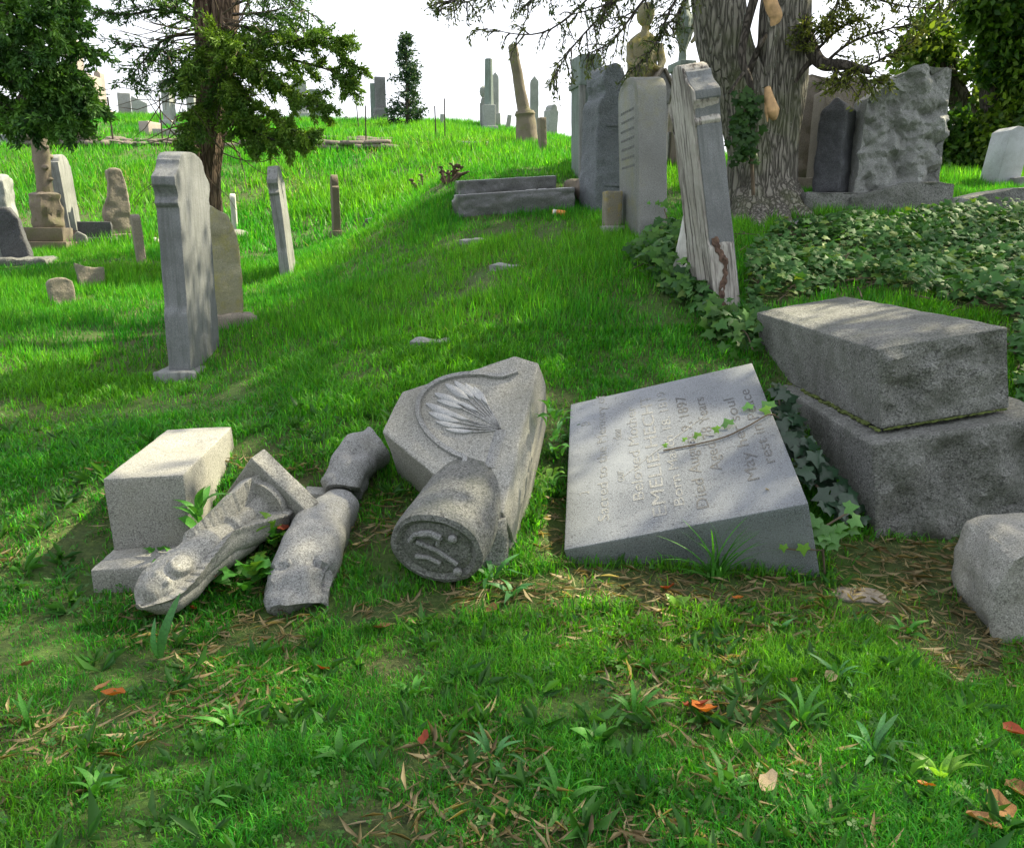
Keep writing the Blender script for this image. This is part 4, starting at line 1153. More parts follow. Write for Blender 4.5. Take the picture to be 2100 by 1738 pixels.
bm = bmesh.new()
bmesh.ops.create_icosphere(bm, subdivisions=3, radius=1)
for v in bm.verts:
    c = v.co
    y = c.y * 19 * (1.05 if c.y > 0 else 1)
    v.co = Vector((c.x * 17 * (1 - .18 * max(0, -c.z)), y, c.z * 24)) * s
    if c.y < -.6 and abs(c.x) < .22 and -.35 < c.z < .15: v.co.y -= 4 * s          # nose
    if c.y < -.5 and .1 < abs(c.x) < .5 and .05 < c.z < .3: v.co.y += 2.5 * s       # eye sockets
    if c.z > .35 or c.y > .1: v.co *= 1.08                                          # hair
roughen(bm, .012, 9, seed=115); solid(bm_obj('head', bm, GOLD, root, Matrix.Translation((0, .22, 283*s)) @ Matrix.Rotation(rad(20), 4, 'Z'), ang=60))
for sx_ in (-1, 1):
    bm = tube([(sx_*29*s, .22, 228*s), (sx_*34*s, .16, 195*s), (sx_*24*s, .04, 176*s), (sx_*6*s, -.02, 182*s)], [9*s, 9*s, 7*s, 5*s], 10)
    refine(bm, .06); roughen(bm, .012, 8, seed=116 + sx_); solid(bm_obj('arm', bm, GOLD, root, ang=60))
# draped pillar with flame urn
root = thing('urn_pillar', 'brown stone pillar with gabled capital and flame urn on top beside the large trunk', 'monument', vframe(1398, 330, 13.0, 76))
s = mpp(at(1398, 330, 13.0))
bm = bevel(hexa([(-17*s,-.1,-.3),(15*s,-.1,-.3),(15*s,.45,-.3),(-17*s,.45,-.3),(-9*s,-.02,140*s),(13*s,-.02,140*s),(13*s,.38,140*s),(-9*s,.38,140*s)]), .012); refine(bm, .12); roughen(bm, .008, 4, seed=117); solid(bm_obj('shaft', bm, BROWN, root))
bm = bevel(prism([(-22*s, 150*s), (-12*s, 138*s), (18*s, 138*s), (24*s, 150*s), (3*s, 186*s)], -.12, .48), .015); solid(bm_obj('capital', bm, GREY, root))
bm = bevel(box(-14*s, 20*s, -.05, .42, 176*s, 192*s), .01); solid(bm_obj('cornice', bm, FARGN, root))
bm = lathe([(13*s, 0), (8*s, 5*s), (7*s, 26*s), (11*s, 42*s), (17*s, 62*s), (19*s, 84*s), (15*s, 90*s), (10*s, 96*s), (9*s, 110*s), (3*s, 128*s)], 20, wob=lambda a_, z: 1 + .10 * math.sin(a_ * 5 + z * 6)); refine(bm, .07); roughen(bm, .02, 6, seed=118); solid(bm_obj('flame_urn', bm, FARGN, root, Matrix.Translation((4*s, .18, 190*s))))
bm = tube([(18*s, .1, 262*s), (24*s, .05, 250*s), (20*s, .02, 236*s), (10*s, .0, 226*s)], [4*s, 5*s, 5*s, 3*s], 8); solid(bm_obj('urn_handle', bm, GOLD, root))

# ------------------------------------------------------------------ group behind the big trunk
P = G(1604, 397); s = mpp(P)
root = thing('granite_tablet', 'plain tall grey granite tablet standing right against the large tree trunk', 'headstone', frame(P, 84))
bm = bevel(box(-16*s, 34*s, 0, .35, 32*s, 222*s), .01); refine(bm, .1); roughen(bm, .004, 6, seed=121); solid(bm_obj('slab', bm, GREY, root, Matrix.Translation((0, .1, 0))))
bm = bevel(box(-20*s, 88*s, -.05, .5, -.25, 32*s), .02); refine(bm, .09); roughen(bm, .012, 6, seed=122); solid(bm_obj('base', bm, TAN, root))
P = at(1655, 380, 11.2); s = mpp(P)
root = thing('tan_columned_monument', 'tan rock faced monument with slim corner column and gabled top behind the pointed stone', 'monument', frame(P, 86))
bm = bevel(prism([(-44*s, -.2), (40*s, -.2), (40*s, 206*s), (-4*s, 216*s), (-44*s, 192*s)], .05, .6), .015); refine(bm, .08)
roughen(bm, .008, 5, lambda co, n: 1 if n.y < -.5 else 0, .05, 5, 123); solid(bm_obj('block', bm, TAN, root))
bm = lathe([(7*s, 0), (5.5*s, 6*s), (5*s, 40*s), (7*s, 44*s), (7*s, 50*s), (4.6*s, 54*s), (4.6*s, 196*s), (7*s, 202*s)], 14); solid(bm_obj('corner_column', bm, TAN, root, Matrix.Translation((18*s, .02, 0))))
P = at(1735, 385, 10.5); s = mpp(P)
root = thing('tan_gabled_headstone', 'large tan granite headstone with sloping shoulders, half hidden by the dark pointed stone', 'headstone', frame(P, 92))
bm = bevel(prism([(-62*s, -.1), (38*s, -.1), (38*s, 196*s), (20*s, 214*s), (-12*s, 214*s), (-56*s, 190*s)], .0, .45), .015); refine(bm, .08)
roughen(bm, .008, 5, lambda co, n: .8 if n.y < -.5 and co.x < 0 else 0, .03, 6, 124); solid(bm_obj('slab', bm, TAN, root))
P = G(1703, 425); s = mpp(P)
root = thing('pointed_headstone', 'dark rock faced headstone with a pyramid point in front of the tan monuments', 'headstone', frame(P, 84))
bm = bmesh.new()
X0, X1, X2 = -22*s, 14*s, 56*s
c8 = [(X0,.22,28*s),(X1,-.02,28*s),(X2,.16,28*s),(X1-.04,.5,28*s)]
lo = [bm.verts.new(p) for p in c8]; hi = [bm.verts.new((p[0]*.94+.01, p[1], 190*s)) for p in c8]; apex = bm.verts.new((X1+2*s, .22, 220*s))
bm.faces.new(lo[::-1])
for i in range(4):
    bm.faces.new((lo[i], lo[(i+1) % 4], hi[(i+1) % 4], hi[i])); bm.faces.new((hi[i], hi[(i+1) % 4], apex))
bevel(bm, .02); refine(bm, .05); roughen(bm, .008, 6, lambda co, n: .8, .028, 7, 125); solid(bm_obj('shaft', bm, ROCKB, root))
bm = bevel(box(-66*s, 70*s, -.14, .5, -.3, 28*s), .02); refine(bm, .07); roughen(bm, .008, 6, lambda co, n: 1 if n.y < -.5 else 0, .03, 6, 126); solid(bm_obj('base', bm, ROCKF, root))
P = G(1842, 434); s = mpp(P)
root = thing('rock_faced_headstone', 'biggest rock faced grey granite headstone with a sloping shoulder on a wedge shaped base', 'headstone', frame(P, 92))
bm = bevel(prism([(-84*s, 30*s), (86*s, 36*s), (88*s, 278*s), (48*s, 281*s), (10*s, 278*s), (-16*s, 268*s), (-40*s, 246*s), (-60*s, 232*s), (-76*s, 222*s)], .1, .5), .012); refine(bm, .036)
roughen(bm, .006, 6, lambda co, n: 1 if n.y < -.4 else .1, .12, 6.5, 127); solid(bm_obj('slab', bm, stone('rock_faced_pale', (.30,.31,.30), .6, 110, .85, stain=(.14,.15,.13), stain_amt=.5, stain_scale=5, bump=1.0, bump_scale=24), root))
bm = bevel(prism([(-102*s, -.25), (104*s, -.25), (104*s, 54*s), (72*s, 58*s), (8*s, 57*s), (-28*s, 48*s), (-100*s, 28*s)], -.04, .64), .012); refine(bm, .05)
roughen(bm, .006, 6, lambda co, n: 1 if n.y < -.5 else 0, .045, 5, 128); solid(bm_obj('base', bm, ROCKF, root))
P = G(1992, 434); s = mpp(P)
root = thing('polished_kerb', 'low granite kerb with bright flat top to the right of the wedge shaped base', 'kerb', frame(P, 88))
bm = bevel(box(-48*s, 40*s, 0, .6, -.2, 26*s), .01); refine(bm, .08); roughen(bm, .004, 6, lambda co, n: 1 if n.y < -.5 else 0, .03, 6, 129); solid(bm_obj('kerb', bm, GREY, root))
P = G(2090, 440); s = mpp(P)
root = thing('long_rock_block', 'long rough granite block with sloping top running out of the right frame edge', 'kerb', frame(P, 82))
bm = bevel(prism([(-106*s, -.2), (120*s, -.2), (120*s, 62*s), (-10*s, 52*s), (-100*s, 34*s)], .05, .5), .015); refine(bm, .06); roughen(bm, .008, 6, lambda co, n: 1 if n.y < -.5 else 0, .04, 5, 130); solid(bm_obj('block', bm, ROCKF, root))
P = at(2066, 374, 12.0); s = mpp(P)
root = thing('pale_headstone', 'smooth pale blue headstone with clipped top corner at the right frame edge', 'headstone', frame(P, 84, 6))
bm = bevel(prism([(-24*s, -.1), (26*s, -.1), (30*s, 108*s), (-4*s, 110*s), (-18*s, 100*s)], 0, .4), .01); solid(bm_obj('slab', bm, stone('pale_blue_granite', (.42,.45,.48), .35, 150, .5, bump=.06), root, Matrix.Translation((0, 0, 0))))
bm = bevel(box(4*s, 70*s, -.3, .2, -.2, 10*s), .02); refine(bm, .1); roughen(bm, .02, 5, seed=131); solid(bm_obj('base', bm, GREY, root))
P0, P1 = at(1622, 474, 8.55), at(1985, 476, 8.8)
s = mpp(P0)
root = thing('ivy_ledger', 'broad flat white granite ledger lying along the back of the ivy bed', 'ledger', frame(P0, math.degrees(math.atan2(P1.x - P0.x, P1.y - P0.y)), 0, -5))
hL = (P1 - P0).length
bm = bevel(box(0, hL, 0, .98, -.15, .075), .01); refine(bm, .1); roughen(bm, .003, 6, seed=132); solid(bm_obj('slab', bm, GREYL, root))
bm = bmesh.new(); box(hL*.70, hL*.9, .12, .8, .077, .079, bm); bm_obj('polished_panel', bm, SLABG, root)
bm = bmesh.new(); box(hL*.02, hL*.16, .08, .8, .077, .079, bm); bm_obj('polished_panel', bm, SLABG, root)
# fallen stick by the big trunk
A, B = G(1512, 446), G(1570, 434)
root = thing('fallen_stick', 'grey bare fallen stick on the grass at the foot of the large tree trunk', 'stick', Matrix.Translation(A))
bm = tube([(0,0,.03), tuple((B-A)*.5 + Vector((0,0,.05))), tuple(B-A + Vector((0,0,.05)))], [.025,.03,.02], 8); bm_obj('stick', bm, stone('bare_wood', (.27,.23,.19), .2, 60, .9, bump=.3), root)
# ================================================================== TREES
BARK = None
def bark(name, a, b, c, sc=9.0, moss_=None):
    if name in MATS: return MATS[name]
    m, t, p = _nodes(name); L = t.links.new
    tcn = N(t, 'ShaderNodeTexCoord'); mp = N(t, 'ShaderNodeMapping'); mp.inputs['Scale'].default_value = (1, 1, .16); L(tcn.outputs['Object'], mp.inputs['Vector'])
    n1 = N(t, 'ShaderNodeTexNoise', Scale=sc * 3, Detail=9.0, Roughness=.7); L(mp.outputs['Vector'], n1.inputs['Vector'])
    v = N(t, 'ShaderNodeTexVoronoi', Scale=sc * 2.2); v.feature = 'DISTANCE_TO_EDGE'
    n0 = N(t, 'ShaderNodeTexNoise', Scale=sc, Detail=3.0); L(mp.outputs['Vector'], n0.inputs['Vector'])
    L(mix(t, .18, mp.outputs['Vector'], n0.outputs['Color'], 'ADD'), v.inputs['Vector'])
    f = mix(t, .5, n1.outputs['Fac'], ramp(t, v.outputs['Distance'], [(0, 0), (.22, 1)]))
    col = ramp(t, f, [(.2, a), (.5, b), (.85, c)])
    if moss_:
        n2 = N(t, 'ShaderNodeTexNoise', Scale=2.2, Detail=6.0); L(tcn.outputs['Object'], n2.inputs['Vector'])
        col = mix(t, ramp(t, n2.outputs['Fac'], [(.48, 0), (.66, .55)]), col, moss_)
        n3 = N(t, 'ShaderNodeTexNoise', Scale=30.0, Detail=3.0); L(tcn.outputs['Object'], n3.inputs['Vector'])
        col = mix(t, ramp(t, n3.outputs['Fac'], [(.66, 0), (.72, .7)]), col, (.33, .38, .33))
    L(col, p.inputs['Base Color']); p.inputs['Roughness'].default_value = .92
    bb = N(t, 'ShaderNodeBump', Strength=1.0, Distance=.04); L(f, bb.inputs['Height']); L(bb.outputs['Normal'], p.inputs['Normal'])
    MATS[name] = m; return m
BARKG = bark('grey_bark', (.04,.037,.03), (.17,.16,.135), (.32,.30,.26), 9, (.13,.16,.06))
BARKR = bark('red_bark', (.03,.018,.012), (.11,.07,.045), (.20,.14,.10), 8)
BARKD = bark('dark_bark', (.02,.016,.013), (.06,.05,.04), (.11,.095,.08), 8)
LEAF = leafy('leaf', .38, .5)
NEEDLE = leafy('needle_leaf', .25, .6)
IVYM = leafy('ivy_leaf', .28, .55, None, .28)

def stem_mesh(bm, pts, radii, seg, ridge, sd):
    """trunk tube with bark ridges running along it"""
    path = smooth([tuple(p) for p in pts], 8)
    rr = np.interp(np.linspace(0, 1, len(path)), np.linspace(0, 1, len(radii)), radii)
    n0 = len(bm.verts)
    tube(path, list(rr), seg, bm)
    bm.verts.ensure_lookup_table()
    P = [Vector(p) for p in path]
    k = 0
    for i, p in enumerate(P):
        for j in range(seg):
            v = bm.verts[n0 + k]; k += 1
            d = v.co - p
            a = 2 * math.pi * j / seg
            f = ridge * (mnoise.noise(Vector((math.cos(a) * 5.5, math.sin(a) * 5.5, v.co.z * .8 + sd))) + .6 * mnoise.noise(Vector((math.cos(a) * 14, math.sin(a) * 14, v.co.z * 1.7 + sd))))
            v.co = p + d * (1 + f)
    return bm

def leaf_arrays(P, D, Ln, Wd, col, curl=.25):
    """diamond leaves: P base points, D directions (unit); 2 triangles each"""
    n = len(P)
    r = RNG.normal(size=(n, 3)); S = np.cross(D, r); S /= np.linalg.norm(S, axis=1, keepdims=True) + 1e-9
    U = np.cross(S, D)
    Ln = np.broadcast_to(np.asarray(Ln, float), n)[:, None]; Wd = np.broadcast_to(np.asarray(Wd, float), n)[:, None]
    m = P + D * Ln * .5 + U * Ln * curl * .3
    V = np.stack([P, m + S * Wd * .5, P + D * Ln - U * Ln * curl * .2, m - S * Wd * .5], 1).reshape(-1, 3)
    b = np.arange(n)[:, None] * 4
    T = np.concatenate([b + [0, 1, 2], b + [0, 2, 3]], 0)
    return V, T, np.repeat(col, 4, 0)
def merge(parts):
    V, T, C, o = [], [], [], 0
    for v, t, c in parts:
        V.append(v); T.append(t + o); C.append(c); o += len(v)
    return np.concatenate(V), np.concatenate(T), np.concatenate(C)
def tint(n, a, b, jit=.25, bias=1.0):
    f = RNG.random((n, 1)) ** bias
    return (np.array(a) * (1 - f) + np.array(b) * f) * (1 + jit * (RNG.random((n, 1)) - .5) * 2)

def boughs(root, specs, bmat, lmat, ca, cb, leaf=(.07, .03), dens=1.0, twigs=16, spread=.55, droop=.35, name='foliage', clump=1.0, r0=.035, bare=.15):
    """each spec: list of (px, py, Y); a woody bough with side twigs and leaves along them"""
    bm = bmesh.new(); parts = []
    for spec in specs:
        pts = [at(*q) for q in spec]
        path = [Vector(p) for p in smooth([tuple(p) for p in pts], 8)]
        L_ = sum((path[i+1] - path[i]).length for i in range(len(path) - 1))
        n = len(path)
        tube(path, [r0 * (1 - .85 * i / (n - 1)) for i in range(n)], 5, bm)
        for k in range(int(twigs)):
            f = bare + (1 - bare) * ((k + random.random()) / twigs)
            i = min(n - 2, int(f * (n - 1)))
            p = path[i].lerp(path[i+1], f * (n - 1) - i)
            t_ = (path[i+1] - path[i]).normalized()
            d = (Vector((random.gauss(0, 1), random.gauss(0, 1), random.gauss(0, .6))).normalized() + t_ * 1.0).normalized()
            tl = spread * random.uniform(.5, 1.1) * (1.15 - .5 * f)
            q = [p]
            for j in range(4):
                d = (d + Vector((random.gauss(0, .25), random.gauss(0, .25), random.gauss(0, .2) - droop * .35))).normalized()
                q.append(q[-1] + d * tl / 4)
            tube(q, [.011, .009, .007, .005, .003], 3, bm, cap=False)
            m = int(46 * dens * tl / .5 * (random.random() ** clump + .25))
            if m < 1: continue
            u = RNG.random(m) ** .8 * 4; ii = np.minimum(u.astype(int), 3); ff = (u - ii)[:, None]
            Q = np.array([tuple(a_) for a_ in q])
            B = Q[ii] * (1 - ff) + Q[ii + 1] * ff + RNG.normal(size=(m, 3)) * tl * .075
            tw = Q[ii + 1] - Q[ii]; tw /= np.linalg.norm(tw, axis=1, keepdims=True)
            D = tw * .8 + RNG.normal(size=(m, 3)) * .6; D[:, 2] -= droop * .5; D /= np.linalg.norm(D, axis=1, keepdims=True)
            base = tint(1, ca, cb, .1); c = base * (.7 + .6 * RNG.random((m, 1)))
            parts.append(leaf_arrays(B, D, leaf[0] * (.6 + .8 * RNG.random(m)), leaf[1] * (.7 + .6 * RNG.random(m)), c))
    bm_obj('branch', bm, bmat, root, ang=60)
    V, T, C = merge(parts)
    o = np_mesh(name, V, T, lmat, C, root); o['kind'] = 'stuff'
    return o

# ------------------------------------------------------------------ big tree on the right
TR = at(1560, 432, 9.65)
bigtree = thing('big_tree', 'large two stemmed grey barked tree with a torn limb among the gravestones', 'tree', Matrix.Identity(4))
s = mpp(TR)
bm = bmesh.new()
A = lambda px, py, Y=9.65: at(px, py, Y)
stem_mesh(bm, [A(1566, 470), A(1564, 430), A(1556, 370), A(1553, 300), A(1524, 200), A(1488, 100), A(1474, 0), A(1468, -110), A(1450, -330), A(1400, -620, 9.2)], [v * s for v in (116, 88, 66, 58, 54, 52, 50, 50, 46, 34)], 56, .10, 1)
stem_mesh(bm, [A(1566, 470), A(1566, 430), A(1572, 370), A(1580, 300), A(1596, 200), A(1606, 100), A(1612, 0), A(1626, -110), A(1680, -330), A(1760, -620, 9.2)], [v * s for v in (118, 84, 60, 54, 52, 50, 48, 48, 42, 28)], 56, .10, 2)
for a_ in ((1600, 400, 1660, 448), (1580, 410, 1610, 458), (1540, 410, 1515, 452), (1560, 420, 1556, 466)):
    q0 = A(a_[0], a_[1], 9.45); q1 = G(a_[2], a_[3]); q1.z -= .02
    stem_mesh(bm, [q0, q0.lerp(q1, .5) - Vector((0, 0, .06)), q1, q1 + (q1 - q0) * .35 - Vector((0, 0, .12))], [.22, .15, .08, .03], 14, .06, a_[0])
solid(bm_obj('trunk', bm, BARKG, bigtree, ang=70))
bm = bmesh.new()
FY = 9.05
stem_mesh(bm, [A(1575, -30, FY), A(1583, 20, FY), A(1587, 60, FY), A(1580, 120, FY), A(1572, 180, FY)], [v * s for v in (11, 11, 11, 9, 8)], 14, .08, 3)
bm_obj('broken_limb', bm, BARKG, bigtree)
bm = bmesh.new()
stem_mesh(bm, [A(1572, -34, FY-.02), A(1582, 10, FY-.03), A(1590, 34, FY-.03), A(1583, 58, FY-.02)], [v * s for v in (12, 12, 12.5, 4)], 12, .08, 4)
bm_obj('torn_wood', bm, WOOD, bigtree)
bm = bmesh.new()
stem_mesh(bm, [A(1574, 178, FY-.02), A(1578, 205, FY-.03), A(1584, 228, FY-.04), A(1588, 246, FY-.02)], [v * s for v in (5, 10, 13, 4)], 12, .12, 5)
stem_mesh(bm, [A(1576, 200, FY-.03), A(1572, 225, FY-.04), A(1574, 250, FY-.04)], [v * s for v in (5, 4, 1)], 8, .12, 6)
bm_obj('torn_wood', bm, WOOD, bigtree)
bm = bmesh.new()
stem_mesh(bm, [A(1535, 150, 9.2), A(1548, 118, 9.15), A(1560, 90, 9.1), A(1572, 70, 9.2)], [v * s for v in (7, 6, 5, 4)], 10, .08, 7)
stem_mesh(bm, [A(1548, -8, 9.3), A(1530, 60, 9.2), A(1522, 120, 9.1), A(1538, 170, 9.05), A(1550, 240, 9.05)], [v * s for v in (9, 8, 7, 6, 4)], 10, .08, 8)
stem_mesh(bm, [A(1525, 150, 9.0), A(1510, 170, 8.95), A(1495, 192, 8.9)], [v * s for v in (4, 3, 2)], 8, .08, 9)
# the limb to the right
stem_mesh(bm, [A(1640, 20, 9.5), A(1655, 70, 9.4), A(1668, 110, 9.3), A(1690, 132, 9.2), A(1735, 134, 9.0), A(1790, 150, 8.9)], [v * s for v in (13, 12, 13, 12, 9, 4)], 10, .08, 10)
stem_mesh(bm, [A(1672, 118, 9.3), A(1650, 140, 9.3), A(1630, 170, 9.35)], [v * s for v in (8, 5, 3)], 8, .08, 11)
bm_obj('limb', bm, BARKD, bigtree, ang=70)
OL_A, OL_B = (.06, .10, .04), (.15, .17, .05)
boughs(bigtree, [[(1470,-190,9.6),(1250,-120,9.2),(1030,-20,8.8),(890,22,8.6)], [(1470,-190,9.6),(1300,-90,9),(1130,60,8.7),(1000,60,8.5)], [(1460,-160,9.5),(1300,-30,8.8),(1180,90,8.5),(1135,165,8.4)],
                  [(1465,-140,9.4),(1330,-10,8.8),(1260,80,8.6),(1205,110,8.5)], [(1465,-120,9.3),(1380,10,8.9),(1345,90,8.8),(1300,140,8.7)], [(1400,-120,9.0),(1200,-60,8.8),(1080,10,8.6)],
                  [(1420,-120,9),(1330,-40,8.7),(1240,10,8.5),(1170,30,8.4)], [(1440,-80,9),(1395,20,8.9),(1360,60,8.8)], [(1350,-110,9),(1120,-50,8.7),(960,-5,8.5),(910,10,8.5)]],
       BARKD, NEEDLE, OL_A, OL_B, (.05, .017), 1.7, 22, .36, .65, 'hemlock_foliage', 1.3, .02)
boughs(bigtree, [[(1690,132,9.2),(1740,90,9),(1820,60,8.9),(1880,50,8.8)], [(1700,134,9.1),(1760,140,9),(1830,110,8.8),(1870,80,8.8)], [(1735,134,9.0),(1770,160,8.9),(1800,170,8.9)], [(1668,110,9.3),(1720,60,9.1),(1760,40,9)],
                  [(1700,-80,9.2),(1760,-20,9),(1840,10,8.9),(1920,20,8.8)], [(1700,-80,9.2),(1720,-10,9.1),(1700,30,9)], [(1672,118,9.3),(1660,80,9.2),(1650,50,9.2)], [(1700,134,9.1),(1730,160,9.0),(1690,165,8.9)], [(1800,-90,9),(1880,-30,8.8),(1960,5,8.6)]],
       BARKD, NEEDLE, (.075,.12,.02), (.18,.20,.03), (.055, .02), 1.5, 20, .30, .25, 'hemlock_foliage', 1.1, .02)

# crown overhead: leaf clusters whose shade falls on the ground and gaps where the sun comes through
def inside(poly, x, y):
    x = np.asarray(x); y = np.asarray(y); r = np.zeros(x.shape, bool)
    n = len(poly)
    for i in range(n):
        x0, y0 = poly[i]; x1, y1 = poly[(i + 1) % n]
        if y0 == y1: continue
        c = ((y0 > y) != (y1 > y)) & (x < (x1 - x0) * (y - y0) / (y1 - y0) + x0)
        r ^= c
    return r
LIT = [[(-300,520),(340,535),(345,600),(200,655),(-300,640)], [(-300,690),(160,690),(340,640),(340,715),(200,790),(0,860),(-300,920)],
       [(450,500),(450,625),(530,655),(640,590),(760,485),(925,392),(1190,340),(1190,220),(-300,220),(-300,530)],
       [(1160,200),(1450,200),(1400,425),(1180,335)], [(1900,320),(2500,320),(2500,405),(1930,400)],
       [(500,850),(610,800),(725,758),(715,790),(570,850)], [(680,700),(800,636),(800,668),(700,712)], [(1110,1180),(1300,1195),(1330,1330),(1140,1345)],
       [(500,960),(560,925),(640,960),(560,1000)], [(600,1360),(800,1330),(1000,1430),(700,1500)], [(1900,1560),(2200,1480),(2200,1640),(1950,1680)],
       [(1600,560),(1760,470),(1830,520),(1690,590)], [(1230,500),(1290,500),(1270,570),(1220,560)], [(1960,440),(2100,440),(2100,470),(1900,480)], [(1640,430),(1980,430),(1900,466),(1640,472)]]
kx, ky = SUNV.x / SUNV.z, SUNV.y / SUNV.z
clear = []           # (point, radius) that the sun reaches through the crown
for q, r_ in ((ped.matrix_world @ Vector((.2, .6, .37)), .34), (slab.matrix_world @ Vector((.22, .25, .44)), .10), (slab.matrix_world @ Vector((.40, .55, .44)), .14), (slab.matrix_world @ Vector((.55, .85, .44)), .18),
              (slab.matrix_world @ Vector((.68, 1.1, .44)), .16), (slab.matrix_world @ Vector((.12, .8, .44)), .10), (slab.matrix_world @ Vector((.10, .32, .44)), .10), (blk.matrix_world @ Vector((.2, 1.5, .43)), .16), (blk.matrix_world @ Vector((.35, 1.1, .43)), .12),
              (G(700, 640), .2), (G(740, 700), .15), (G(1060, 680), .12)):
    clear.append((q, r_))
n = 9000
gx = RNG.uniform(-8, 8.5, n); gy = RNG.uniform(.8, 13, n); gz = ground_z(gx, gy)
px_, py_, dd = project(np.stack([gx, gy, gz], -1))
lit = np.zeros(n, bool)
for pl in LIT: lit |= inside(pl, px_, py_)
lit |= (px_ < 460) & (py_ < 640) & (py_ > 200) & (vnoise(gx, gy, 1.1, 9) < .55)
lit |= (vnoise(gx, gy, .55, 11) > .80)
hh = RNG.uniform(7.0, 12.0, n)
cx_, cy_, cz_ = gx + kx * hh, gy + ky * hh, gz + hh
keep = ~lit
qx, qy, qd = project(np.stack([cx_, cy_, cz_], -1))
keep &= ~((qx > -60) & (qx < 2160) & (qy > -110) & (qd > 0))          # nothing hangs into the view
for q, r_ in clear:
    t_ = cz_ - q.z
    keep &= np.hypot(cx_ - q.x - kx * t_, cy_ - q.y - ky * t_) > r_ + .22
C0 = np.stack([cx_, cy_, cz_], -1)[keep][:3600]
m = 15
P = np.repeat(C0, m, 0) + RNG.normal(size=(len(C0) * m, 3)) * .20
# keep the clear shafts open leaf by leaf
ok = np.ones(len(P), bool)
for q, r_ in clear:
    t_ = P[:, 2] - q.z
    ok &= np.hypot(P[:, 0] - q.x - kx * t_, P[:, 1] - q.y - ky * t_) > r_
P = P[ok]
D = RNG.normal(size=P.shape); D[:, 2] *= .5; D /= np.linalg.norm(D, axis=1, keepdims=True)
V, T, C = leaf_arrays(P, D, .13 * (.7 + .6 * RNG.random(len(P))), .085, tint(len(P), (.05,.085,.015), (.11,.14,.03)))
o = np_mesh('crown', V, T, LEAF, C, bigtree); o['kind'] = 'stuff'
bm = bmesh.new(); top = A(1626, -160)
for i in range(16):
    e = Vector(C0[i * len(C0) // 16])
    mid = top.lerp(e, .5) + Vector((0, 0, 1.2))
    stem_mesh(bm, [top, mid, e], [.16, .09, .02], 7, .05, i)
bm_obj('limb', bm, BARKD, bigtree, ang=70)

# ivy climbing the trunk
def ivy_leaf_geo():
    o = [(0, 0), (.20, -.16), (.46, -.20), (.42, .06), (.60, .34), (.30, .42), (.0, .95), (-.30, .42), (-.60, .34), (-.42, .06), (-.46, -.20), (-.20, -.16)]
    return [(x, y, -.22 * abs(x) ** 1.3 - .12 * y * y) for x, y in o], (0, .25, .03)
IVO, IVC = ivy_leaf_geo()
IV_V = np.array([IVC] + IVO); IV_T = np.array([(0, i + 1, (i + 1) % 12 + 1) for i in range(12)])
def scatter_template(TV, TT, P, nrm, size, col, name, mat, parent=None, spin=None):
    """copies of a leaf template lying on directions nrm"""
    n = len(P)
    a = RNG.normal(size=(n, 3)) if spin is None else spin
    X = np.cross(a, nrm); X /= np.linalg.norm(X, axis=1, keepdims=True) + 1e-9
    Yv = np.cross(nrm, X)
    s_ = np.broadcast_to(np.asarray(size), n)[:, None, None]
    V = P[:, None] + s_ * (TV[None, :, 0:1] * X[:, None] + TV[None, :, 1:2] * Yv[:, None] + TV[None, :, 2:3] * nrm[:, None])
    T = (np.arange(n)[:, None, None] * len(TV) + TT[None]).reshape(-1, 3)
    return np_mesh(name, V.reshape(-1, 3), T, mat, np.repeat(col, len(TV), 0), parent)
def norm_rows(a): return a / (np.linalg.norm(a, axis=1, keepdims=True) + 1e-9)
climb = thing('climbing_ivy', 'dark ivy climbing the front of the large trunk below its fork', 'ivy', Matrix.Identity(4))
n = 190
pp = np.stack([RNG.normal(1532, 15, n), RNG.uniform(185, 335, n)], 1); pp[:, 0] += (pp[:, 1] - 260) * -.10
P = np.array([tuple(at(a_, b_, 8.98 + RNG.uniform(-.08, .06))) for a_, b_ in pp])
o = scatter_template(IV_V, IV_T, P, norm_rows(np.array([-.1, -1, .35]) + RNG.normal(size=(n, 3)) * .4), RNG.uniform(.05, .10, n), tint(n, (.015,.05,.012), (.04,.10,.02)), 'leaves', IVYM, climb); o['kind'] = 'stuff'
bm = tube([A(1545, 400, 9.05), A(1540, 300, 9.0), A(1528, 230, 9.0), A(1535, 180, 9.0)], [.02, .018, .014, .008], 6); bm_obj('stem', bm, TWIG, climb)
# vine leaves on the left stem lower down
# ------------------------------------------------------------------ evergreen with two stems at the left
evergreen = thing('evergreen_tree', 'shaggy evergreen with reddish double trunk and drooping sprays behind the moulded headstone', 'tree', Matrix.Identity(4))
EY = 11.6
B_ = lambda px, py, Y=EY: at(px, py, Y)
s = mpp(at(420, 400, EY)); bm = bmesh.new()
stem_mesh(bm, [B_(420, 520), B_(420, 450), B_(420, 350), B_(430, 220), B_(428, 120), B_(416, 0), B_(412, -150), B_(400, -420)], [v * s for v in (44, 32, 27, 26, 24, 18, 17, 12)], 30, .16, 21)
stem_mesh(bm, [B_(424, 520), B_(426, 450), B_(426, 350), B_(442, 220), B_(454, 120), B_(465, 0), B_(474, -150), B_(490, -420)], [v * s for v in (42, 30, 25, 28, 27, 23, 20, 14)], 30, .16, 22)
solid(bm_obj('trunk', bm, BARKR, evergreen, ang=70))
GA, GB = (.05, .13, .02), (.15, .26, .025)
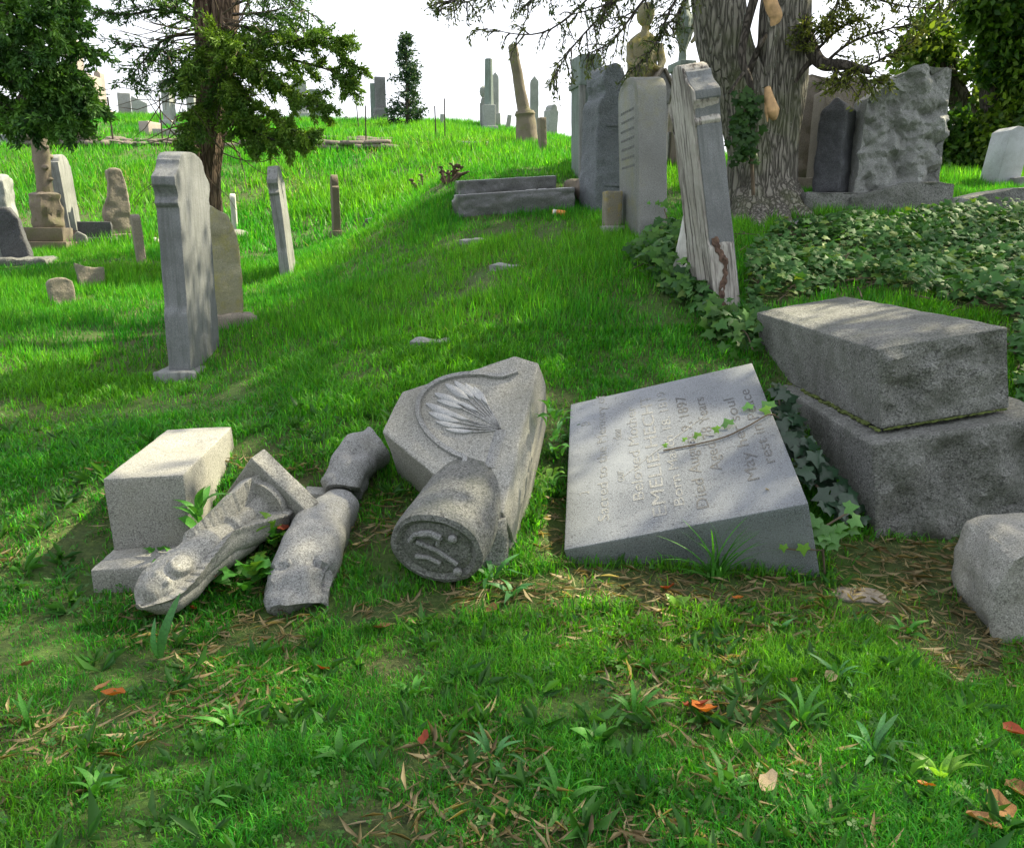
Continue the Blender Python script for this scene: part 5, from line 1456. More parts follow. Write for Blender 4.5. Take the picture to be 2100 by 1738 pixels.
boughs(evergreen, [[(470,50,11.4),(580,70,11),(680,100,10.8),(738,140,10.7)], [(470,90,11.4),(590,120,11),(690,150,10.8),(725,185,10.7)], [(465,130,11.4),(560,170,11),(630,200,10.8),(665,235,10.7)],
                    [(460,150,11.4),(530,220,11),(590,260,10.8),(640,285,10.7)], [(455,180,11.4),(500,250,11),(530,290,10.9)], [(470,70,11.3),(570,90,10.9),(640,75,10.7),(700,85,10.6)], [(440,90,11.2),(490,110,10.9),(560,160,10.7)],
                    [(430,60,11.2),(470,90,10.8),(510,130,10.7)], [(430,90,11.2),(400,130,10.9),(380,170,10.8)], [(440,200,11.2),(400,250,10.9),(382,295,10.8)], [(445,140,11.2),(480,190,10.9),(500,240,10.8)], [(455,230,11.2),(520,270,10.9),(600,300,10.8)]],
       BARKD, NEEDLE, GA, GB, (.055, .020), 6.0, 36, .36, .25, 'foliage', .8, .024, .06)
boughs(evergreen, [[(405,40,11.4),(330,20,11.2),(260,30,11),(195,20,10.9)], [(405,70,11.4),(340,80,11.2),(290,130,11),(270,160,10.9)], [(405,20,11.4),(330,-20,11.2),(250,-10,11)], [(410,90,11.4),(360,110,11.2),(310,100,11),(240,90,10.9)], [(410,110,11.4),(370,150,11.2),(345,165,11)],
                    [(478,10,11.4),(560,-10,11.2),(640,30,11)], [(478,30,11.4),(550,30,11.2),(620,55,11)], [(408,-10,11.4),(370,-30,11.3),(330,-60,11.2)], [(410,60,11.3),(375,30,11),(350,0,11)]],
       BARKD, NEEDLE, (.035, .10, .03), (.09, .19, .035), (.055, .02), 2.2, 28, .40, .30, 'foliage', 2.2, .022, .2)
bm = bmesh.new(); r2 = random.Random(3)          # bare dead twigs
for i in range(60):
    y0 = r2.uniform(20, 330); sd_ = r2.choice((-1, 1)); p = B_(432 + 25 * sd_, y0, EY - .3)
    d = Vector((sd_ * r2.uniform(.4, 1), r2.uniform(-.9, .1), r2.uniform(-.6, .3))).normalized(); q = [p]
    for j in range(5):
        d = (d + Vector((r2.gauss(0, .3), r2.gauss(0, .3), r2.gauss(0, .3)))).normalized(); q.append(q[-1] + d * r2.uniform(.12, .3))
    tube(q, [.012, .010, .008, .006, .005, .003], 4, bm, cap=False)
bm_obj('dead_twig', bm, TWIG, evergreen, ang=60)

# ------------------------------------------------------------------ dark evergreen whose boughs hang in at the top left
dark = thing('dark_evergreen', 'dense dark evergreen boughs hanging in at the top left corner before the pink monuments', 'tree', Matrix.Identity(4))
bm = bmesh.new(); Pg = at(-260, 640, 9.0)
stem_mesh(bm, [Pg - Vector((0, 0, .3)), at(-262, 300, 9.0), at(-255, 0, 9.0), at(-250, -500, 9.0)], [.30, .24, .2, .12], 24, .14, 31)
solid(bm_obj('trunk', bm, BARKR, dark, ang=70))
boughs(dark, [[(-255,-200,9),(-60,-60,8.8),(80,0,8.7),(150,40,8.6)], [(-255,-100,9),(-80,20,8.7),(60,60,8.6),(170,95,8.5)], [(-255,-20,9),(-80,80,8.7),(50,120,8.5),(150,150,8.4)], [(-255,40,9),(-80,130,8.6),(40,170,8.5),(120,190,8.4)],
               [(-255,80,9),(-90,170,8.6),(10,215,8.5),(60,245,8.4)], [(-255,-300,9),(-60,-120,8.8),(60,-40,8.7),(140,-10,8.6)], [(-255,-60,9),(-120,30,8.4),(-20,90,8.2),(70,110,8.1)], [(-255,-160,9),(-100,-60,8.4),(20,20,8.2),(90,40,8.1)],
               [(60,150,8.6),(120,170,8.5),(190,205,8.4)], [(40,200,8.5),(90,225,8.4),(150,250,8.3)], [(-255,-240,9),(-20,-90,9.2),(130,-30,9.3)], [(-255,100,9),(-110,190,8.7),(-20,240,8.6)]],
       BARKD, NEEDLE, (.03, .095, .022), (.10, .23, .03), (.06, .022), 5.0, 40, .40, .22, 'foliage', .45, .035, .18)

# ------------------------------------------------------------------ small conifer on the skyline
P = G(836, 259); s = mpp(P)
con = thing('small_conifer', 'small sparse conical evergreen standing alone on the skyline', 'tree', Matrix.Identity(4))
hh_ = 176 * s
bm = bmesh.new(); stem_mesh(bm, [P - Vector((0, 0, .2)), P + Vector((0.02, 0, hh_ * .5)), P + Vector((0, 0, hh_))], [.07, .045, .01], 8, .05, 3)
parts = []
for k_ in range(84):
    f = random.random() ** .85
    z = hh_ * (.03 + .95 * f); rad_ = (1 - f) ** .75 * 44 * s * random.uniform(.35, 1.08) + .05
    a_ = random.uniform(0, 6.28); e = P + Vector((math.cos(a_) * rad_, math.sin(a_) * rad_, z + rad_ * .15)); st = P + Vector((0, 0, z))
    tube([st, st.lerp(e, .6) + Vector((0, 0, .03)), e], [.014, .009, .004], 3, bm, cap=False)
    m = int(70 * rad_ + 18); u = .25 + .75 * RNG.random((m, 1)) ** .7
    Q = np.array(st) * (1 - u) + np.array(e) * u + RNG.normal(size=(m, 3)) * .05
    D = norm_rows(RNG.normal(size=(m, 3)) + np.array([math.cos(a_), math.sin(a_), -.2])); parts.append(leaf_arrays(Q, D, .12, .045, tint(m, (.02,.055,.03), (.05,.10,.045))))
bm_obj('trunk', bm, BARKD, con); V, T, C = merge(parts); o = np_mesh('foliage', V, T, NEEDLE, C, con); o['kind'] = 'stuff'

# ------------------------------------------------------------------ broadleaf trees and bushes at the right edge
def blob_leaves(root, blobs, n, ca, cb, leaf, name='crown'):
    parts = []
    for (px, py, Y, rx, ry) in blobs:
        c = at(px, py, Y); s = mpp(c)
        m = int(n * rx * ry / 2500)
        nc = max(4, m // 26)
        q = norm_rows(RNG.normal(size=(nc, 3))) * (RNG.random((nc, 1)) ** .45)
        cc = np.array(c) + q * np.array([rx * s, max(rx, ry) * s * .8, ry * s])
        P = np.repeat(cc, 26, 0) + RNG.normal(size=(nc * 26, 3)) * (.11 * min(rx, ry) * s + .09)
        D = RNG.normal(size=P.shape); D[:, 2] -= .4; D = norm_rows(D)
        col = np.repeat(tint(nc, ca, cb, .2), 26, 0) * (.75 + .5 * RNG.random((len(P), 1)))
        parts.append(leaf_arrays(P, D, leaf * (.6 + .8 * RNG.random(len(P))), leaf * .62, col))
    V, T, C = merge(parts); o = np_mesh(name, V, T, LEAF, C, root); o['kind'] = 'stuff'
def trunk_of(root, pts, radii, sd, mat=BARKD):
    bm = bmesh.new(); stem_mesh(bm, [at(*q) for q in pts], radii, 14, .1, sd); solid(bm_obj('trunk', bm, mat, root, ang=70))
def branch_of(root, lists, r, sd):
    bm = bmesh.new()
    for i, pts in enumerate(lists): stem_mesh(bm, [at(*q) for q in pts], [r, r * .7, r * .25], 8, .08, sd + i)
    bm_obj('branch', bm, BARKD, root, ang=70)
t1 = thing('broadleaf_tree', 'airy broadleaf tree with diagonal trunk behind the biggest rock faced headstone', 'tree', Matrix.Identity(4))
trunk_of(t1, [(2015, 420, 17), (1990, 280, 17), (1965, 200, 17), (1925, 130, 17), (1880, 80, 17)], [.30, .24, .20, .14, .06], 51)
branch_of(t1, [[(1965,200,17),(1930,170,16.8),(1880,165,16.6)], [(1945,165,17),(1960,120,17),(1985,80,17)], [(1925,130,17),(1900,130,16.8),(1860,110,16.6)], [(1980,250,17),(2000,190,17),(2020,120,17)]], .08, 55)
blob_leaves(t1, [(1890,85,16.8,45,38), (1930,60,17,40,32), (1868,125,16.7,24,22), (1940,110,17,30,22), (1915,165,16.9,34,18), (1985,150,17,30,24), (1960,205,17,22,16), (1905,40,17,30,16), (2005,200,17,20,22)], 900, (.045,.11,.018), (.15,.22,.03), .16)
t2 = thing('broadleaf_tree', 'dense dark broadleaf tree filling the top right corner above the pale headstone', 'tree', Matrix.Identity(4))
trunk_of(t2, [(2052, 420, 16), (2040, 260, 16), (2030, 190, 16), (2036, 90, 16), (2050, -60, 16)], [.26, .2, .17, .13, .06], 52)
branch_of(t2, [[(2032,180,16),(2065,130,15.9),(2100,110,15.8)], [(2034,120,16),(2010,70,15.9),(1990,40,15.8)], [(2040,260,16),(2070,220,15.9),(2100,210,15.8)]], .08, 65)
blob_leaves(t2, [(2050,40,15.8,62,56), (2110,60,15.6,60,70), (2020,10,15.8,50,36), (2085,130,15.7,50,46), (2060,110,15.8,44,40), (2120,190,15.7,46,40), (2040,150,15.9,26,22), (2075,-50,15.8,80,50), (2150,-10,15.6,70,80), (2150,140,15.6,60,70)], 1300, (.02,.075,.012), (.12,.22,.016), .15)
b1 = thing('bush', 'dark rounded bush at the far edge of the lit grass beside the biggest headstone', 'bush', Matrix.Identity(4))
blob_leaves(b1, [(1955,310,16,44,46), (1995,290,16.2,46,50), (1940,260,16,26,26), (1975,345,15.8,50,20), (1925,345,15.8,30,18)], 1300, (.02,.075,.012), (.075,.16,.016), .13, 'foliage')
trunk_of(b1, [(1965, 372, 16), (1965, 340, 16), (1960, 290, 16)], [.08, .06, .03], 53)
b2 = thing('bush', 'lighter green leafy bush behind the pale headstone at the right edge', 'bush', Matrix.Identity(4))
blob_leaves(b2, [(2050,270,15.6,46,44), (2095,240,15.4,50,40), (2030,310,15.6,36,34), (2130,300,15.5,60,60), (2060,335,15.6,50,24), (2110,180,15.4,36,30)], 1300, (.03,.085,.012), (.14,.23,.02), .14, 'foliage')
trunk_of(b2, [(2060, 375, 15.8), (2060, 340, 15.8), (2056, 290, 15.8)], [.08, .06, .03], 54)
b3 = thing('bush', 'yellow green bush far behind, showing between the barrel topped headstone and the urn pillar', 'bush', Matrix.Identity(4))
blob_leaves(b3, [(1368,215,19,14,30), (1376,260,19,14,26), (1290,190,19,20,20), (1372,300,19,14,18)], 1900, (.08,.14,.02), (.2,.24,.03), .15, 'foliage')
trunk_of(b3, [(1372, 335, 19), (1372, 290, 19), (1370, 230, 19)], [.06, .05, .02], 56)
b4 = thing('shrub', 'small reddish green shrub on the upper terrace in front of the large pink monument', 'shrub', Matrix.Identity(4))
q = G(202, 246); blob_leaves(b4, [(202, 232, q.y, 13, 13)], 3600, (.04,.09,.02), (.12,.07,.03), .14, 'foliage')
trunk_of(b4, [(202, 247, q.y), (202, 238, q.y), (202, 228, q.y)], [.04, .03, .02], 57)

# woodland behind the photographer: it keeps the low sky behind from lighting the fronts of the stones
n = 1700
P = np.stack([RNG.uniform(-13, 13, n), RNG.uniform(-15, -9.0, n), RNG.uniform(.4, 9, n)], -1)
P = np.repeat(P, 14, 0) + RNG.normal(size=(n * 14, 3)) * .35
D = norm_rows(RNG.normal(size=P.shape))
V, T, C = leaf_arrays(P, D, .26, .17, tint(len(P), (.03,.08,.015), (.08,.15,.02)))
tag(np_mesh('woodland', V, T, LEAF, C), 'leafy woodland edge standing behind the viewpoint', 'woodland', kind='stuff')
# ================================================================== PLANTS ONE CAN POINT AT
def leaf_mesh(kind, mat):
    """single leaf, 1 long along +x, up +z"""
    bm = bmesh.new()
    if kind == 'ivy':
        vs = [bm.verts.new((y, x, z)) for x, y, z in IVO]; c = bm.verts.new((IVC[1], IVC[0], IVC[2]))
        for i in range(12): bm.faces.new((c, vs[i], vs[(i+1) % 12]))
    else:
        wd, n = {'lance': (.12, 7), 'oval': (.27, 6), 'strap': (.068, 8), 'lobed': (.34, 9), 'blade': (.022, 8)}[kind]
        rows = []
        for i in range(n + 1):
            f = i / n
            w_ = wd * math.sin(math.pi * min(1, .06 + .94 * f) ** (.75 if kind != 'oval' else .9)) if i < n else 0.002
            if kind == 'strap': w_ = wd * (.35 + .65 * math.sin(math.pi * f ** .8)) * (1 if f < .98 else .1)
            if kind == 'blade': w_ = wd * (1 - f) ** .6 + .001
            if kind == 'lobed': w_ *= 1 + .45 * math.sin(f * 22)
            arch = .16 * math.sin(math.pi * f) - .10 * f * f
            if kind == 'blade': arch = .40 * f - .55 * f * f
            rows.append([bm.verts.new((f, -w_, arch + w_ * .22)), bm.verts.new((f, 0, arch)), bm.verts.new((f, w_, arch + w_ * .22))])
        for A_, B_2 in zip(rows, rows[1:]):
            for k in range(2): bm.faces.new((A_[k], A_[k+1], B_2[k+1], B_2[k]))
    me = bpy.data.meshes.new('leaf'); bm.normal_update(); bm.to_mesh(me); bm.free(); shade(me, 80); me.materials.append(mat)
    return me
MG = leafy('weed_leaf', .32, .5, (.06, .22, .028)); MGY = leafy('young_leaf', .38, .4, (.14, .30, .04)); MGB = leafy('blue_leaf', .28, .5, (.06, .20, .06))
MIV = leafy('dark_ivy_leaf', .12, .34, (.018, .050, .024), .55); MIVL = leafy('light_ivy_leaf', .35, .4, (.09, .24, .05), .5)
MOR = leafy('orange_leaf', .3, .6, (.42, .13, .025), .3, 1.2); MBR = leafy('brown_leaf', .2, .7, (.26, .14, .06), .2, 1.1); MRD = leafy('red_leaf', .25, .6, (.25, .05, .02), .3, 1.1); MPK = leafy('pale_leaf', .2, .7, (.50, .38, .24), .2, 1.0)
LM = {('lance', 'g'): leaf_mesh('lance', MG), ('oval', 'g'): leaf_mesh('oval', MG), ('lobed', 'g'): leaf_mesh('lobed', MG), ('strap', 'b'): leaf_mesh('strap', MGB), ('lance', 'b'): leaf_mesh('lance', MGB), ('strap', 'g'): leaf_mesh('strap', MG),
      ('lance', 'y'): leaf_mesh('lance', MGY), ('oval', 'y'): leaf_mesh('oval', MGY), ('ivy', 'd'): leaf_mesh('ivy', MIV), ('ivy', 'l'): leaf_mesh('ivy', MIVL), ('ivy', 'y'): leaf_mesh('ivy', MGY), ('blade', 'g'): leaf_mesh('blade', MG),
      ('lobed', 'y'): leaf_mesh('lobed', MGY)}
def add_leaf(root, me, loc, dirv, size, roll=0.0, up=None):
    x = Vector(dirv).normalized(); z = Vector(up or (0, 0, 1)); y = z.cross(x)
    if y.length < 1e-3: y = Vector((0, 1, 0))
    y.normalize(); z = x.cross(y)
    M = Matrix((x, y, z)).transposed().to_4x4()
    o = link_mesh('leaf', me, None, root)
    o.matrix_local = Matrix.Translation(loc) @ M @ Matrix.Rotation(roll, 4, 'X') @ Matrix.Scale(size, 4)
    return o
def rosette(name, label, P, me, n, size, elev=(.2, .9), sd=0, cat='weed', stems=0.0, spread=.02):
    r2 = random.Random(sd); root = thing(name, label, cat, Matrix.Translation(P))
    for i in range(n):
        a_ = 2.4 * i + r2.uniform(-.4, .4); e = r2.uniform(*elev); h = stems * r2.random()
        d = Vector((math.cos(a_) * math.cos(e), math.sin(a_) * math.cos(e), math.sin(e)))
        m_ = me if not isinstance(me, list) else me[r2.randrange(len(me))]
        add_leaf(root, m_, Vector((math.cos(a_) * spread * r2.random(), math.sin(a_) * spread * r2.random(), h)), d, size * r2.uniform(.7, 1.15), r2.uniform(-.4, .4))
    return root
def stem_part(root, pts, r, mat=TWIG): bm_obj('stem', tube(pts, r, 5), mat, root, ang=60)
# weed between pedestal and urn
Pw = at(414, 1092, 3.72); 
root = rosette('broadleaf_weed', 'upright weed with large pointed green leaves growing between the pedestal and the urn', Pw, LM['lance', 'g'], 11, .17, (.25, 1.3), 1, stems=.16)
stem_part(root, [(0, 0, -.08), (.0, 0, .1), (.0, 0, .2)], .006, MG)
root = rosette('low_weed', 'low leafy weed clump under the pedestal, left of the urn nose', G(362, 1172), [LM['lobed', 'g'], LM['oval', 'g']], 22, .075, (.15, 1.0), 2, stems=.07, spread=.10)
root = rosette('crinkled_weed', 'bright crinkled leaf weed filling the gap between the urn and the broken curved stone', at(512, 1205, 3.55), [LM['lobed', 'y'], LM['oval', 'g'], LM['lobed', 'g']], 20, .105, (.1, 1.0), 3, stems=.10, spread=.10)
root = rosette('crinkled_weed', 'upper weed sprouting beside the drapery where the curved stone meets the urn', at(560, 1120, 3.78), [LM['lobed', 'g'], LM['oval', 'y']], 16, .09, (.1, 1.0), 4, stems=.12, spread=.08)
root = rosette('broadleaf_weed', 'tall leafy weed between pediment and inscribed slab, near the top of the gap', at(1138, 935, 4.25), [LM['oval', 'g'], LM['lance', 'b']], 22, .085, (.0, 1.0), 5, stems=.26, spread=.05)
root = rosette('broadleaf_weed', 'lower weed of pale green pointed leaves between the pediment and the inscribed slab', at(1128, 1012, 4.0), [LM['oval', 'y'], LM['lance', 'g']], 16, .08, (.0, 1.0), 6, stems=.12, spread=.05)
root = rosette('plantain', 'plantain with long bluish leaves growing against the carved volute', G(1012, 1190), LM['strap', 'b'], 7, .21, (.15, .8), 7)
root = rosette('plantain', 'plantain just right of the one against the volute, in the bare soil', G(1052, 1228), LM['lance', 'b'], 6, .14, (.2, .8), 8)
root = thing('two_leaf_plant', 'pair of upright blue green strap leaves standing in front of the urn nose', 'weed', Matrix.Translation(G(330, 1352)))
add_leaf(root, LM['strap', 'b'], (0, 0, 0), (.32, .05, 1), .28, 0, (0, -1, .2)); add_leaf(root, LM['strap', 'b'], (-.01, 0, 0), (-.02, .0, 1), .17, 0, (0, -1, .2))
for i, (px, py, kd, n_l, sz, lab) in enumerate([(1300, 1470, ('strap', 'g'), 7, .17, 'plantain rosette straight below the inscribed slab'), (1010, 1560, ('strap', 'b'), 6, .15, 'long leaved plantain in the middle of the near lawn'),
        (1640, 1490, ('strap', 'g'), 8, .18, 'large grassy plantain below the right end of the slab'), (1790, 1560, ('strap', 'b'), 8, .19, 'bluish plantain clump in the near lawn below the soil patch'),
        (480, 1500, ('strap', 'g'), 8, .15, 'plantain below the orange leaf in the left lawn'), (700, 1560, ('lance', 'g'), 7, .14, 'broad plantain in the left centre of the near lawn'),
        (1150, 1650, ('strap', 'g'), 7, .16, 'plantain near the bottom edge under the lawn centre'), (1930, 1600, ('lance', 'y'), 8, .15, 'pale green weed near the brown leaf heap'),
        (1330, 1380, ('lance', 'g'), 6, .12, 'small plantain in the lawn beneath the sunlit spot'), (850, 1430, ('lance', 'g'), 6, .12, 'small plantain below the fallen leaf by the curved stone'),
        (1480, 1640, ('strap', 'g'), 6, .18, 'plantain with one long leaf near the bottom right of centre'), (1600, 1300, ('lance', 'b'), 7, .11, 'short plantain in front of the bare soil by the slab corner'),
        (1860, 1300, ('lance', 'g'), 7, .13, 'plantain on the dry straw in front of the two tiered base'), (1385, 1250, ('oval', 'y'), 5, .10, 'low oval leaved weed just under the slab front edge'),
        (200, 1640, ('lance', 'g'), 8, .15, 'leafy plantain near the lower left of the lawn'), (60, 1500, ('strap', 'g'), 8, .15, 'plantain clump at the left frame edge'),
        (1225, 1530, ('oval', 'g'), 6, .11, 'rounded leaf weed between two plantains in the near lawn'), (1970, 1420, ('strap', 'g'), 6, .13, 'plantain beside the broken granite lump'),
        (1715, 1395, ('strap', 'b'), 9, .16, 'dense plantain under the embedded stone'), (420, 1660, ('strap', 'g'), 7, .14, 'plantain close to the bottom edge at left')]):
    rosette('plantain', lab, G(px, py), LM[kd], n_l + 2, sz * .78, (.2, 1.15), 20 + i)
# grass tuft before the slab
root = thing('grass_tuft', 'arching dark grass tuft growing against the front of the inscribed slab', 'grass tuft', Matrix.Translation(G(1468, 1192)))
r2 = random.Random(5)
for i in range(46):
    a_ = r2.uniform(0, 6.28); e = r2.uniform(.35, 1.35)
    d = Vector((math.cos(a_) * math.cos(e) * 1.3, math.sin(a_) * math.cos(e) * .5 - .15, math.sin(e)))
    add_leaf(root, LM['blade', 'g'], (r2.uniform(-.03, .03), r2.uniform(-.02, .02), 0), d, r2.uniform(.16, .34), r2.uniform(-.5, .5)).name = 'blade'
# dark ivy in the cleft between slab and base
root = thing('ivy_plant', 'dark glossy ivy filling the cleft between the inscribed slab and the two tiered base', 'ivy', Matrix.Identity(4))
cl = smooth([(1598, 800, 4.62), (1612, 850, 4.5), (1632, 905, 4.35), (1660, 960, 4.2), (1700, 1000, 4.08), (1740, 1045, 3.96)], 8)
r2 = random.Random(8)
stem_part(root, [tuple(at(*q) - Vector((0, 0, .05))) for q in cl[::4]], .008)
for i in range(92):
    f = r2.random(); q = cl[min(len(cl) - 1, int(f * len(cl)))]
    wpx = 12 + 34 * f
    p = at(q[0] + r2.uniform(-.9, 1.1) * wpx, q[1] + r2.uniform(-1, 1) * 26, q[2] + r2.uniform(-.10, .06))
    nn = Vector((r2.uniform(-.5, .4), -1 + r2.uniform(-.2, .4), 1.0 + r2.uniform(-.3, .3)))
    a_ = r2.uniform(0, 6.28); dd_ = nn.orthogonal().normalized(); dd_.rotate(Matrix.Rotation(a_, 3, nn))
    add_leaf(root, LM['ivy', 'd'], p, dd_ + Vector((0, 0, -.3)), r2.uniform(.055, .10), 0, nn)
# ivy sprig lying over the slab
sm = slab.matrix_world
root = thing('ivy_sprig', 'young light green ivy shoot trailing across the face of the inscribed slab', 'ivy', sm.copy())
pth = [(SL + .03, .86, SH - .04), (SL - .02, .83, SH + .012), (SL * .88, .76, SH + .012), (SL * .76, .70, SH + .010), (SL * .62, .69, SH + .008), (SL * .47, .70, SH + .006)]
stem_part(root, smooth(pth, 4), .004)
for (x, y, sz, kd, dx, dy) in ((SL*.995, .885, .085, 'l', -.4, 1), (SL*.90, .93, .062, 'l', .1, 1), (SL*.99, .86, .06, 'y', -1, .2), (SL*.79, .80, .068, 'l', -.2, 1), (SL*.74, .77, .045, 'y', -.8, .4), (SL*.64, .745, .048, 'y', -.3, 1), (SL*.58, .735, .03, 'y', -.5, .8), (SL*.49, .72, .03, 'y', -1, .3)):
    add_leaf(root, LM['ivy', kd], Vector((x, y, SH + .022)), (dx, dy, .25), sz, 0, (-.15, -.45, 1))
# light ivy at the slab's near corner
root = thing('ivy_sprig', 'light green ivy at the near right corner of the inscribed slab with a trailing runner', 'ivy', Matrix.Identity(4))
r2 = random.Random(4)
for (px, py, sz) in ((1672, 1062, .075), (1690, 1075, .09), (1702, 1095, .09), (1688, 1104, .075), (1712, 1112, .06), (1735, 1040, .065), (1748, 1062, .07), (1718, 1080, .06), (1682, 1088, .08), (1745, 1085, .05)):
    add_leaf(root, LM['ivy', 'l'], at(px, py, 3.66), (r2.uniform(-1, 1), -.3, r2.uniform(-.6, .4)), sz, 0, (r2.uniform(-.3, .3), -1, .9))
for (px, py, sz) in ((1607, 1118, .04), (1648, 1118, .058)):
    add_leaf(root, LM['ivy', 'y'], at(px, py, 3.60), (.1, -.2, -1), sz, 0, (0, -1, .3))
stem_part(root, [tuple(at(*q)) for q in ((1690, 1165, 3.7), (1686, 1128, 3.66), (1660, 1126, 3.62), (1640, 1128, 3.62), (1608, 1124, 3.62))], .004)
stem_part(root, [tuple(at(*q)) for q in ((1692, 1185, 3.68), (1688, 1130, 3.66), (1690, 1080, 3.68), (1740, 1050, 3.8))], .005)
# small ivy leaves on the tall headstone
root = thing('ivy_sprig', 'two bright ivy leaves clinging to the rough side of the barrel topped headstone', 'ivy', Matrix.Identity(4))
q = G(1350, 497)
for (px, py, sz) in ((1348, 419, .05), (1362, 423, .085), (1330, 418, .035), (1370, 440, .05)): add_leaf(root, LM['ivy', 'l'], at(px, py, 8.22), (.2, -.2, 1), sz, 0, (-.2, -1, .4))
stem_part(root, [tuple(at(*q_)) for q_ in ((1376, 500, 8.2), (1372, 460, 8.22), (1362, 428, 8.24))], .006)

# ------------------------------------------------------------------ fallen leaves
def dead_leaf_mesh(mat, sd):
    r2 = random.Random(sd); bm = bmesh.new(); n = 12
    c = bm.verts.new((0, 0, 0)); ring = []; mid = []
    for i in range(n):
        a_ = 2 * math.pi * i / n
        r = (.42 + .14 * math.cos(a_)) * (1 + .22 * r2.uniform(-1, 1)); x, y = r * math.cos(a_) * 1.25, r * math.sin(a_) * .9
        ring.append(bm.verts.new((x, y, .9 * y * y + .25 * x * x + r2.uniform(-.06, .10)))); mid.append(bm.verts.new((x * .55, y * .55, .25 * y * y + r2.uniform(-.03, .03))))
    for i in range(n):
        j = (i + 1) % n; bm.faces.new((c, mid[i], mid[j])); bm.faces.new((mid[i], ring[i], ring[j], mid[j]))
    me = bpy.data.meshes.new('fallen_leaf'); bm.to_mesh(me); bm.free(); shade(me, 80); me.materials.append(mat); return me
DL = {k: [dead_leaf_mesh(m, i) for i in (1, 2, 3)] for k, m in (('o', MOR), ('b', MBR), ('r', MRD), ('p', MPK))}
for i, (px, py, sz, kd, lab) in enumerate([(240, 1441, .085, 'o', 'large orange curled leaf in the left lawn'), (207, 1432, .05, 'b', 'small brown leaf beside the large orange curled one'), (60, 1384, .055, 'b', 'brown leaf near the left edge of the lawn'),
        (787, 1304, .075, 'b', 'brown leaf below the broken end of the curved stone'), (671, 1388, .05, 'r', 'small red leaf in the lawn under the curved stone'), (1366, 1222, .075, 'r', 'red brown leaf under the front of the inscribed slab'),
        (1521, 1294, .08, 'p', 'pale pinkish leaf in the lawn below the slab'), (1417, 1466, .08, 'r', 'red leaf of the touching pair in the near lawn'), (1448, 1474, .10, 'o', 'orange leaf of the touching pair in the near lawn'),
        (2005, 1702, .09, 'b', 'big brown leaf at the lower right corner, lowest of the heap'), (2058, 1688, .09, 'b', 'big brown leaf in the middle of the heap at the lower right'), (2076, 1640, .085, 'b', 'big brown leaf topmost in the heap at the lower right'),
        (1005, 1268, .06, 'b', 'grey brown leaf lying on soil beneath the volute'), (1508, 1244, .045, 'o', 'tiny orange scrap near the slab front'), (2085, 1520, .07, 'r', 'dark red leaf at the right edge of the lawn'),
        (1620, 1412, .045, 'b', 'small brown leaf between the plantains at right'), (870, 1540, .05, 'r', 'small reddish leaf low in the middle lawn'), (1890, 1635, .05, 'o', 'orange scrap above the brown leaf heap'),
        (1700, 1404, .06, 'p', 'whitish dry leaf in the lawn at right'), (1570, 1635, .065, 'p', 'pale curled leaf near the bottom, right of centre'), (400, 1264, .04, 'r', 'small red leaf under the urn drapery'),
        (575, 1268, .05, 'r', 'red leaf on the soil between the urn and the curved stone')]):
    P = G(px, py); r2 = random.Random(i + 50)
    o = link_mesh('fallen_leaf', DL[kd][i % 3], None); o.location = P + Vector((0, 0, .035)); o.scale = (sz,) * 3
    o.rotation_euler = (r2.uniform(-.5, .5), r2.uniform(-.4, .4), r2.uniform(0, 6.28)); tag(o, lab, 'leaf', 'fallen autumn leaves on the lawn')
for i, (p, sz, kd, lab) in enumerate([(at(432, 1177, 3.50), .05, 'r', 'small red leaf lying on the stone drapery of the urn'), (at(574, 1082, 3.80), .055, 'r', 'dark red leaf standing at the top of the crinkled weed'), (slab.matrix_world @ Vector((.99, .155, SH + .008)), .022, 'p', 'tiny white petal on the bright corner of the inscribed slab')]):
    o = link_mesh('fallen_leaf', DL[kd][i], None); o.location = p; o.scale = (sz,) * 3; o.rotation_euler = (.5, .2, i); tag(o, lab, 'leaf', 'fallen autumn leaves on the lawn')

# ================================================================== GROUND COVER (uncountable)
IVYBED = [(1545,520),(1590,475),(1640,462),(2300,440),(2300,900),(2085,860),(2075,660),(1745,590),(1560,640),(1545,720),(1500,700),(1480,690),(1528,640),(1530,580)]
IVYFRINGE = [(1290,520),(1380,470),(1400,560),(1450,640),(1540,700),(1500,735),(1430,660),(1350,600),(1280,560)]
# solid tester for anything that grows
tris_v, tris_f = [], []
bpy.context.view_layer.update()
for o in STONES:
    me = o.data; M = np.array(o.matrix_world); nv = len(me.vertices)
    c = np.empty(nv * 3, np.float32); me.vertices.foreach_get('co', c); c = c.reshape(-1, 3) @ M[:3, :3].T + M[:3, 3]
    off = sum(len(t_) for t_ in tris_v)
    tris_v.append(c); tris_f += [tuple(off + i for i in p.vertices) for p in me.polygons]
allv = np.concatenate(tris_v)
bvh = BVHTree.FromPolygons(allv.tolist(), tris_f)
BOX = []
for t_ in tris_v: BOX.append((t_[:, 0].min(), t_[:, 0].max(), t_[:, 1].min(), t_[:, 1].max()))
BOX = np.array(BOX)
UP = Vector((0, 0, 1))
def free(P):
    """True where a point on the ground is not inside a stone"""
    ok = np.ones(len(P), bool); cand = np.zeros(len(P), bool)
    for b in BOX: cand |= (P[:, 0] > b[0]) & (P[:, 0] < b[1]) & (P[:, 1] > b[2]) & (P[:, 1] < b[3])
    for i in np.nonzero(cand)[0]:
        p = Vector(P[i]) + Vector((0, 0, .012))
        loc, nrm, idx, dist = bvh.ray_cast(p, UP, 3.0)
        if loc is not None and (nrm.z > 0 or dist < .03): ok[i] = False
    return ok
